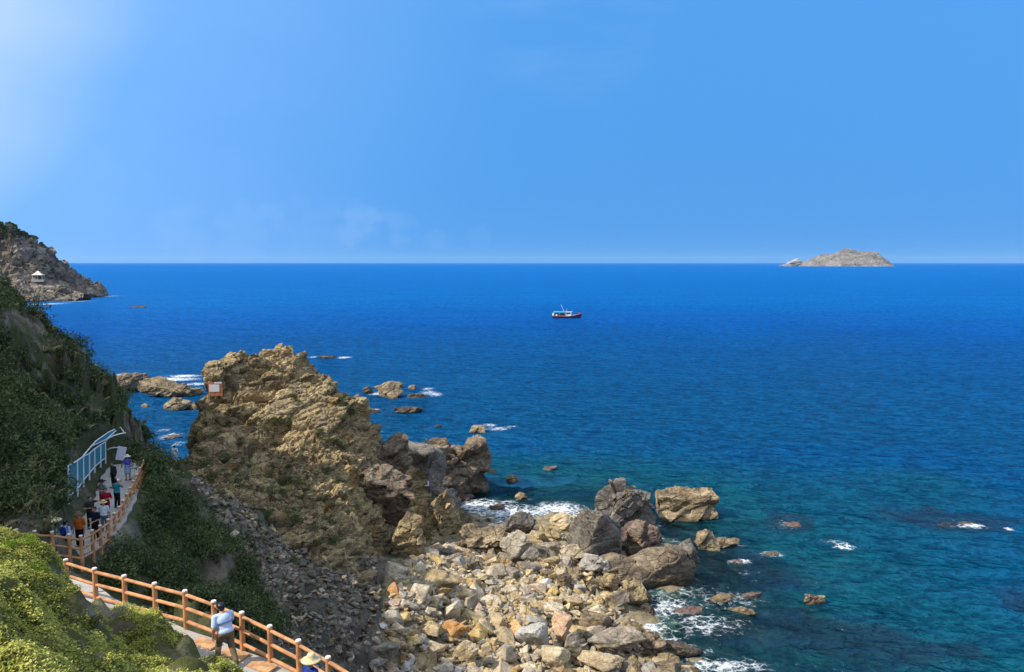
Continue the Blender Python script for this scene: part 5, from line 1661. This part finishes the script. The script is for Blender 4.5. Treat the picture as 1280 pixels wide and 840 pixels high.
# fishing boat
M['hull'] = plain_mat('boat_hull_navy', (0.018, 0.022, 0.055), 0.45, .15, .6, 0.5)
M['hull_red'] = plain_mat('boat_stripe_red', (0.42, 0.10, 0.08), 0.5, .15, .8)
M['boat_white'] = plain_mat('boat_white', (0.74, 0.74, 0.72), 0.5, .1, 1)
M['boat_teal'] = plain_mat('boat_canopy_teal', (0.02, 0.28, 0.32), 0.6, .15, 1)
M['boat_dark'] = plain_mat('boat_near_black', (0.04, 0.04, 0.05), 0.6, .1, 1)  # near-black of the windows and the hold
M['deck'] = plain_mat('boat_deck', (0.32, 0.22, 0.15), 0.8, .2, 1)
bp = PZ(708, 397.6, 0)
e = empty('fishing_boat', (bp[0], bp[1], -0.15), -0.12); tag(e, 'dark-hulled fishing boat with teal canopy and slanted boom out on open water', 'boat')
L = 15.2
st = np.linspace(0, 1, 15)
rows, rows2, rows3 = [], [], []
for s in st:
    x = (s - 0.5) * L
    half = 2.0 * (1 - max(0, (s - 0.45) / 0.55) ** 2.2) * (0.82 + 0.18 * min(1, s / 0.25))
    half = max(half, 0.06)
    sheer = 1.25 + 0.35 * max(0, (0.25 - s) / 0.25) ** 2 + 1.55 * max(0, (s - 0.5) / 0.5) ** 2
    xs_ = x + (0.9 * max(0, (s - 0.8) / 0.2)) 
    rows.append([(x, -half * f * (1 if k < 3 else 1), z) for k, (f, z) in enumerate(((0.05, -0.9), (0.55, -0.6), (0.82, 0.0)))] + [(xs_ * .5 + x * .5, -half * .94, sheer * .6), (xs_, -half, sheer)] + [(xs_, half, sheer), (xs_ * .5 + x * .5, half * .94, sheer * .6)] + [(x, half * f, z) for f, z in ((0.82, 0.0), (0.55, -0.6), (0.05, -0.9))])
hm = MB()
vs = [[hm.bm.verts.new(p) for p in r] for r in rows]
for a, b in zip(vs[:-1], vs[1:]):
    for k in range(len(a)):
        if k == 4: continue
        hm.bm.faces.new((a[k], a[(k + 1) % len(a)], b[(k + 1) % len(a)], b[k]))
hm.bm.faces.new(vs[0]); hm.bm.faces.new(vs[-1][::-1])
hull = hm.build('hull', M['hull'], e)
dm = MB(); dm.quadstrip([[(r[4][0], r[4][1] * .94, r[4][2] - .4), (r[5][0], r[5][1] * .94, r[5][2] - .4)] for r in rows]); dm.build('deck', M['deck'], e)
for sgn, ix in ((-1, 4), (1, 5)):
    g = MB(); g.path([r[ix] for r in rows], 0.10, 6); g.build('gunwale', M['hull_red'], e)
MB().box((1.2, 0, 2.35), (3.0, 2.4, 2.1), None, .06).build('wheelhouse', M['boat_white'], e)
MB().box((1.3, 0, 3.5), (3.6, 3.0, .16), None, .03).build('wheelhouse_roof', M['boat_white'], e)
MB().box((2.72, 0, 2.75), (.06, 1.9, .75)).build('window', M['boat_dark'], e)
MB().box((1.2, -1.21, 2.75), (2.0, .05, .75)).build('window', M['boat_dark'], e)
cm = MB(); cm.quadstrip([[(x, -1.9, 3.35), (x, -1.2, 3.75), (x, 0, 3.9), (x, 1.2, 3.75), (x, 1.9, 3.35)] for x in (-7.0, -4.8, -2.6, -0.4)]); cp_ = cm.build('canopy', M['boat_teal'], e)
sl = cp_.modifiers.new('s', 'SOLIDIFY'); sl.thickness = 0.08
for x in (-6.8, -3.6, -0.6):
    for y in (-1.75, 1.75): MB().tube((x, y, 0.9), (x, y, 3.4), .06).build('canopy_post', M['boat_white'], e)
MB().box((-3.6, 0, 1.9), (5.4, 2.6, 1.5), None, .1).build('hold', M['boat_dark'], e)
MB().box((-2.6, -1.35, 1.45), (5.0, .3, .35), None, .05).build('rail_board', M['hull_red'], e)
MB().tube((-0.6, 0, 2), (-3.0, 0, 7.6), .10, .06).build('boom', M['boat_white'], e)
MB().tube((0.1, 0, 3.4), (0.1, 0, 5.4), .07, .05).build('mast', M['boat_white'], e)
MB().tube((-7.0, -0.8, 1.2), (-7.0, -0.8, 2.9), .55, .5, 12).build('barrel', M['boat_white'], e)
MB().tube((-5.2, -1.3, 1.3), (-5.2, -1.3, 2.3), .5, .5, 12).build('barrel', M['boat_white'], e)
MB().box((6.9, 0, 2.95), (1.3, .9, .45), None, .1).build('bow_fitting', M['hull_red'], e)
MB().sphere((3.6, .3, 1.6), .45).sphere((4.4, -.3, 1.75), .4).build('net_float', M['boat_white'], e)
# ================================================================== people
def tapered(bm, a, b, r0, r1, seg=12):
    a, b = Vector(a), Vector(b); d = b - a
    if d.length > 1e-4:
        m = Matrix.Translation((a + b) / 2) @ d.to_track_quat('Z', 'Y').to_matrix().to_4x4()
        bmesh.ops.create_cone(bm, cap_ends=True, segments=seg, radius1=r0, radius2=r1, depth=d.length, matrix=m)
    for p, r in ((a, r0), (b, r1)):
        bmesh.ops.create_uvsphere(bm, u_segments=seg, v_segments=8, radius=r * 1.003, matrix=Matrix.Translation(p))


def ell(bm, c, r, sc, rot=None):
    m = Matrix.Translation(Vector(c)) @ (rot.to_4x4() if rot is not None else Matrix()) @ Matrix.Diagonal((*sc, 1))
    bmesh.ops.create_uvsphere(bm, u_segments=16, v_segments=12, radius=r, matrix=m)


def fuse(name, bm, voxel, smooth=3):
    """join overlapping solids into one continuous skin"""
    me = bpy.data.meshes.new(name + '_tmp'); bm.to_mesh(me); bm.free()
    o = bpy.data.objects.new(name + '_tmp', me); COL.objects.link(o)
    rm = o.modifiers.new('r', 'REMESH'); rm.mode = 'VOXEL'; rm.voxel_size = voxel; rm.use_smooth_shade = True
    sm = o.modifiers.new('s', 'SMOOTH'); sm.factor = 0.5; sm.iterations = smooth
    dg = bpy.context.evaluated_depsgraph_get()
    res = bpy.data.meshes.new_from_object(o.evaluated_get(dg))
    res.name = name
    bpy.data.objects.remove(o); bpy.data.meshes.remove(me)
    res.materials.clear()
    return res


def person(label, loc, rz, shirt=(.8, .8, .8), pants=(.05, .05, .06), hair=True, hat=None, hatcol='straw', arms='down', legs='stand', lean=0.0, sleeves=0.55, skirt=None, dress=None, h=1.66, shorts=False, stripe=None, band=None, cap=None, ponytail=False, fine=0.014, girth=1.08):
    e = empty('person', loc, rz); e.scale = (h / 1.66 * girth, h / 1.66 * girth, h / 1.66)
    tag(e, label, 'person', None)
    V = Vector
    hipz = 0.86
    if legs == 'sit': hipz = 0.46
    pel = V((0, 0, hipz + .05))
    rl = Matrix.Rotation(-lean, 3, 'X')

    def up(x, y, z): return pel + rl @ V((x, y, z - 0.91))
    neck0, neck1 = up(0, -.01, 1.38), up(0, .015, 1.47)
    head = up(0, .03, 1.555)
    SH = {s: up(s * .175, -.005, 1.345) for s in (-1, 1)}
    HP = {s: V((s * .085, 0, hipz)) for s in (-1, 1)}
    if legs == 'stand':
        KN = {s: V((s * .10, .02, .47)) for s in (-1, 1)}; AN = {s: V((s * .11, -.01, .085)) for s in (-1, 1)}
    elif legs == 'walk':
        KN = {-1: V((-.10, .16, .49)), 1: V((.10, -.02, .47))}; AN = {-1: V((-.10, .24, .09)), 1: V((.10, -.26, .12))}
    else:
        KN = {s: V((s * .13, .42, .48)) for s in (-1, 1)}; AN = {s: V((s * .13, .40, .085)) for s in (-1, 1)}
    EL, WR = {}, {}
    for s in (-1, 1):
        a = arms if isinstance(arms, str) else arms[0 if s < 0 else 1]
        S = SH[s]
        if a == 'down': EL[s] = S + V((s * .06, -.02, -.29)); WR[s] = EL[s] + V((s * .015, .06, -.25))
        elif a == 'bent': EL[s] = S + V((s * .10, -.02, -.27)); WR[s] = EL[s] + V((-s * .14, .19, .03))
        elif a == 'clasp': EL[s] = S + V((s * .10, .03, -.27)); WR[s] = V((s * .03, .22, S.z - .38))
        elif a == 'photo': EL[s] = S + V((s * .12, .14, -.16)); WR[s] = V((s * .05, S.y + .30, S.z + .09))
        elif a == 'raised': EL[s] = S + V((s * .16, .10, .02)); WR[s] = EL[s] + V((-s * .20, .10, .12))
        elif a == 'swing': EL[s] = S + V((s * .07, -.10, -.27)); WR[s] = EL[s] + V((0, .05, -.25))
        elif a == 'fore': EL[s] = S + V((s * .06, .08, -.28)); WR[s] = EL[s] + V((-s * .02, .20, -.14))
        elif a == 'lap': EL[s] = S + V((s * .08, .05, -.27)); WR[s] = EL[s] + V((-s * .06, .24, -.05))
    bm = bmesh.new()
    # trunk
    ell(bm, up(0, 0, 1.22), .17, (1.0, .68, 1.05), rl); ell(bm, up(0, .01, 1.05), .145, (1.0, .72, 1.1), rl); ell(bm, pel + V((0, 0, -.02)), .16, (1.03, .78, .9))
    tapered(bm, up(-.15, 0, 1.35), up(.15, 0, 1.35), .055, .055)
    tapered(bm, neck0, neck1, .058, .050)
    # head with jaw, nose, brow, ears
    hr = rl
    ell(bm, head + V((0, -.01, .02)), .098, (.80, .98, 1.02), hr); ell(bm, head + V((0, .028, -.055)), .068, (.82, .85, .95), hr)
    tapered(bm, head + V((0, .088, .012)), head + V((0, .105, -.018)), .010, .015, 8)
    for s in (-1, 1):
        ell(bm, head + V((s * .080, -.005, -.005)), .026, (.35, .7, 1.1)); ell(bm, head + V((s * .032, .078, .028)), .020, (1.2, .6, .5))
    ell(bm, head + V((0, .082, -.052)), .02, (1.3, .6, .45))
    for s in (-1, 1):
        tapered(bm, SH[s], EL[s], .052, .040); tapered(bm, EL[s], WR[s], .040, .027)
        tapered(bm, HP[s], KN[s], .088, .056); tapered(bm, KN[s] + V((0, -.012, -.08)), AN[s], .056, .036); tapered(bm, KN[s], KN[s] + V((0, -.012, -.08)), .056, .056)
        tapered(bm, AN[s], V((AN[s].x + s * .02, AN[s].y + .15, AN[s].z - .045)), .040, .030)
        # hand: palm, four unequal bent fingers, thumb off the side
        f = (WR[s] - EL[s]).normalized()
        inw = V((-s, 0, 0)) if abs(f.x) < .8 else V((0, 1, 0))
        nrm = f.cross(V((0, 1, 0)) if abs(f.y) < .8 else V((0, 0, 1))).normalized() * s
        side = f.cross(nrm).normalized()
        pc = WR[s] + f * .05
        tapered(bm, WR[s], WR[s] + f * .085, .026, .030)
        for j, (off, ln) in enumerate(((-.030, .062), (-.010, .074), (.010, .070), (.030, .055))):
            k0 = WR[s] + f * .095 + side * off; k1 = k0 + f * ln * .55 - nrm * ln * .15; k2 = k1 + f * ln * .35 - nrm * ln * .35
            tapered(bm, k0, k1, .0105, .0095, 8); tapered(bm, k1, k2, .0095, .008, 8)
        t0 = WR[s] + f * .035 - side * .024; t1 = t0 + f * .035 - side * .028; t2 = t1 + f * .03 - side * .008
        tapered(bm, t0, t1, .013, .011, 8); tapered(bm, t1, t2, .011, .009, 8)
    bo = link('body', fuse('body', bm, fine), M['skin'], e)
    for s in (-1, 1):
        m_ = MB(); m_.sphere(head + V((s * .032, .086, .014)), .0095, (1.3, .5, .8), 8); m_.build('eye', M['hair'], bo, True)
    # clothes
    c1 = cloth('cloth_%d_%d_%d' % tuple(int(x * 255) for x in shirt), shirt)
    c2 = cloth('cloth_%d_%d_%d' % tuple(int(x * 255) for x in pants), pants)
    bm = bmesh.new(); g = .018
    ell(bm, up(0, 0, 1.22), .17 + g, (1.0, .72, 1.05), rl); ell(bm, up(0, .01, 1.05), .15 + g, (1.0, .78, 1.15), rl)
    ell(bm, up(0, 0, .93), .155 + g, (1.05, .82, .75), rl)
    tapered(bm, up(-.15, 0, 1.345), up(.15, 0, 1.345), .062 + g * .5, .062 + g * .5)
    for s in (-1, 1):
        endp = SH[s].lerp(EL[s], min(1, sleeves * 1.6)); tapered(bm, SH[s], endp, .058 + g * .6, .056)
        if sleeves > .7: tapered(bm, EL[s], EL[s].lerp(WR[s], .9), .056, .042)
    so = link('dress' if dress else 'shirt', fuse('shirt', bm, .016), c1, e)
    if stripe:
        pts = [up(.185 * math.cos(a), .14 * math.sin(a) - .0, 1.16) for a in np.linspace(0, 6.2832, 25)]
        m_ = MB(); m_.path([tuple(p) for p in pts], .013, 6); m_.build('stripe', cloth('stripe_blue', stripe), so)
    bm = bmesh.new()
    if skirt or dress:
        b = pel.copy()
        n = 7
        for k in range(n):
            f_ = k / (n - 1); z = hipz + .12 - f_ * (.45 if skirt else .80)
            ell(bm, V((0, 0, z)), .165 + .05 * f_, (1.0, .85, .45))
        nm = 'skirt'
    else:
        ell(bm, pel + V((0, 0, -.03)), .168, (1.04, .84, .85))
        for s in (-1, 1):
            if shorts: tapered(bm, HP[s], HP[s].lerp(KN[s], .95), .104, .085)
            else:
                tapered(bm, HP[s], KN[s], .100, .072); tapered(bm, KN[s], KN[s].lerp(AN[s], .93), .072, .060)
        nm = 'shorts' if shorts else 'trousers'
    link(nm, fuse(nm, bm, .018), c1 if dress else c2, e)
    for s in (-1, 1):
        bm = bmesh.new(); a = AN[s]
        tapered(bm, V((a.x, a.y - .04, a.z - .045)), V((a.x + s * .02, a.y + .16, a.z - .05)), .042, .036)
        link('shoe', fuse('shoe', bm, .014, 1), M['shoe'], e)
    if hair:
        bm = bmesh.new(); ell(bm, head + V((0, -.022, .038)), .102, (.86, .98, .98), hr)
        ell(bm, head + V((0, -.055, -.02)), .08, (.9, .6, 1.0), hr)
        if ponytail: tapered(bm, head + V((0, -.10, 0)), head + V((0, -.13, -.22)), .045, .03)
        link('hair', fuse('hair', bm, .015, 2), M['hair'], e)
    if hat:
        R0, R1, Hh, dr = hat           # brim radius, crown radius, crown height, brim droop
        m_ = MB(); top = head + V((0, -.01, .075))
        m_.lathe([(R0, -dr), (R0 * .85, -dr * .55), (R1 * 1.02, 0.0), (R1, Hh * .55), (R1 * .72, Hh * .93), (.005, Hh)], 28, top)
        ho = m_.build('hat', M['straw'] if hatcol == 'straw' else cloth('hat_' + hatcol, {'brown': (.16, .11, .07), 'white': (.8, .8, .78), 'dark': (.02, .02, .025), 'pale': (.70, .64, .48)}[hatcol]), e, True)
        sl = ho.modifiers.new('t', 'SOLIDIFY'); sl.thickness = .012
        if band:
            m_ = MB(); m_.lathe([(R1 * 1.04, 0.008), (R1 * 1.03, .04)], 28, top); m_.build('hat_band', cloth('band', band), ho)
    if cap:
        bm = bmesh.new(); ell(bm, head + V((0, -.008, .045)), .106, (.88, 1.0, .82)); ell(bm, head + V((0, .10, .055)), .075, (.95, .9, .14))
        link('cap', fuse('cap', bm, .012, 2), cloth('cap_%d' % int(cap[0] * 100), cap), e)
    return e


def spot(u, vtop, h, ground, lo, hi):
    """stand a figure of height h on the ground so that its crown is seen at (u, vtop)"""
    best = None
    for Y in np.arange(lo, hi, .05):
        p = P(u, vtop, Y); g = ground(p[0], p[1])
        er = abs(p[2] - (g + h))
        if best is None or er < best[0]: best = (er, p[0], p[1], g)
    x, y, g = best[1:]
    if ground is path_far:                    # keep clear of the fence on the outer edge
        q = np.array([x, y])
        i = int(np.argmin([np.hypot(*(q - (f0 + f1)[:2] / 2)) for f0, f1 in zip(FENCE_LINE[:-1], FENCE_LINE[1:])]))
        a, d = FENCE_LINE[i][:2], (FENCE_LINE[i + 1] - FENCE_LINE[i])[:2]; d = d / np.linalg.norm(d); n = np.array([d[1], -d[0]])
        s_ = float((q - a) @ n)
        if s_ > -0.32: x, y = x - n[0] * (s_ + 0.32), y - n[1] * (s_ + 0.32); g = ground(x, y)
    return x, y, g


def path_far(x, y): return float(poly_dist(np.array([x]), np.array([y]), FAR_PATH)[1][0]) + .02
def path_near(x, y): return float(poly_dist(np.array([x]), np.array([y]), NEAR_PATH)[1][0]) + .03
def ground_tz(x, y): return float(tz(x, y)[0])


PI = math.pi
NAVY, BLK = (.012, .016, .035), (.012, .012, .013)
# the man on the near path
person('man in pale shirt with blue stripe, dark cap and khaki trousers, walking by the fence', spot(281, 757, 1.66, path_near, 19, 22.5), 0.75, (.50, .58, .74), (.17, .13, .075), hat=None, cap=(.02, .02, .025), arms=('swing', 'fore'), legs='walk', lean=.34, sleeves=.5, stripe=(.05, .16, .38), fine=.012, h=1.66, girth=1.3)
person('visitor in wide straw hat and blue shirt by the lower end of the near fence', spot(388, 818, 1.74, path_near, 17, 21), -0.6, (.02, .05, .26), (.05, .06, .10), hat=(.24, .10, .13, .05), hatcol='straw', arms='down', sleeves=.5, h=1.66)
# crowd on the path under the hill
person('visitor in an orange shirt and brown brimmed hat with black trousers', spot(98, 639, 1.76, path_far, 31, 50), PI, (.40, .11, .015), BLK, hat=(.17, .10, .10, .02), hatcol='brown', arms='down', sleeves=.55, h=1.68)
person('visitor in black with hands clasped, standing beside the orange shirt', spot(118, 634, 1.66, path_far, 31, 50), PI - .2, NAVY, BLK, arms='clasp', sleeves=.5, h=1.68)
person('visitor in grey-black raising an arm across the chest, behind the clasped hands', spot(112, 621, 1.66, path_far, 31, 52), PI + .9, (.035, .035, .04), BLK, arms=('raised', 'bent'), sleeves=.4, h=1.68)
person('visitor in a white blouse and tan straw hat beside the red outfit', spot(129, 622, 1.76, path_far, 31, 52), PI, (.62, .66, .74), (.10, .13, .2), hat=(.18, .10, .11, .02), hatcol='straw', band=(.05, .03, .02), arms='down', sleeves=.5, h=1.58)
person('woman in a dark red top and dark red trousers with one arm bent', spot(131.5, 610, 1.66, path_far, 31, 54), PI + .3, (.26, .012, .025), (.22, .010, .022), arms=('bent', 'down'), sleeves=.5, h=1.64, ponytail=True)
person('visitor in a grey top and black wide hat behind the woman in red', spot(127, 598, 1.74, path_far, 33, 55), PI - .4, (.16, .17, .19), BLK, hat=(.22, .10, .09, .01), hatcol='dark', arms='bent', sleeves=.5, h=1.64)
person('visitor in white cap and teal shirt with both arms raised', spot(145, 598, 1.70, path_far, 33, 55), -.3, (.03, .20, .27), BLK, cap=(.8, .8, .8), arms='photo', sleeves=.5, h=1.66)
person('woman in violet top, pale blue skirt and pale straw hat at the path end', spot(158.5, 567, 1.74, path_far, 38, 58), .2, (.10, .09, .42), (.30, .42, .62), hat=(.21, .10, .10, .03), hatcol='pale', arms=('bent', 'bent'), sleeves=.3, skirt=True, h=1.62)
person('visitor in dark clothes standing against the rock at the path end', spot(141, 577, 1.66, path_far, 38, 58), 2.6, (.03, .032, .04), BLK, arms='down', sleeves=.9, h=1.64)
bx = spot(81, 650, 1.66, path_far, 30, 40)
person('visitor in a blue and white shirt wearing a blue backpack', bx, -.2, (.45, .55, .75), BLK, arms='down', sleeves=.5, h=1.64, cap=(.02, .02, .03))
person('visitor in black under a frayed wide straw hat by the fence corner', spot(65, 644, 1.78, path_far, 29, 38), -.5, BLK, BLK, hat=(.36, .11, .13, .06), hatcol='straw', arms='down', sleeves=.9, h=1.62)
# backpack
bpk = empty('backpack', (bx[0] + .03, bx[1] - .24, bx[2] + 1.20), -.2); tag(bpk, 'deep blue backpack carried on the blue and white shirt', 'backpack')
M['pack'] = cloth('backpack_blue', (.015, .03, .20))
MB().box((0, 0, 0), (.32, .16, .42), None, .06).build('pouch', M['pack'], bpk, True)
MB().box((0, -.10, -.07), (.24, .08, .2), None, .03).build('front_pocket', M['pack'], bpk, True)
for s in (-1, 1): MB().path([(s * .10, .08, .19), (s * .13, .2, .22), (s * .14, .36, .12), (s * .13, .30, -.12)], .018, 6).build('strap', M['pack'], bpk)
# people beyond the end of the path
def rocks_g(x, y): return max(ground_tz(x, y), 12)


person('visitor in dark blue standing among the rocks beyond the far fence end', spot(191, 580, 1.64, ground_tz, 48, 62), .4, (.03, .04, .16), (.02, .02, .05), arms='bent', sleeves=.6, h=1.62)
person('visitor in dark red sitting on the stones in the gap below the hill', spot(212, 580, 1.24, ground_tz, 50, 64), PI + .8, (.30, .02, .03), BLK, arms='lap', legs='sit', sleeves=.6, h=1.62)
person('visitor in pale blue clothes standing in the rocky gap by the inlet', spot(218, 556, 1.64, ground_tz, 52, 68), .1, (.55, .62, .75), (.45, .5, .62), arms='down', sleeves=.8, h=1.6)
# someone behind the knoll: only the straw hat shows above the plants
person('visitor in a pale conical straw hat, mostly hidden behind the knoll', spot(2, 639, 1.80, lambda x, y: 17.6, 20, 32), 0.2, (.35, .33, .30), BLK, hat=(.30, .08, .14, .07), hatcol='pale', arms='down', sleeves=.6, h=1.62)
# ================================================================== thin sea haze
t = NT('haze')
vs_ = t.node('ShaderNodeVolumePrincipled', {'Color': (0.40, 0.70, 1.0, 1), 'Density': 1.05e-5, 'Anisotropy': 0.0})
t.l.new(vs_.outputs[0], t.out.inputs['Volume'])
hm_ = MB(); hm_.box((0, 29800, 200), (121000, 60500, 580))
hz = hm_.build('haze', t.m)
tag(hz, 'thin blue sea haze that pales the far island', 'haze', None, 'stuff')
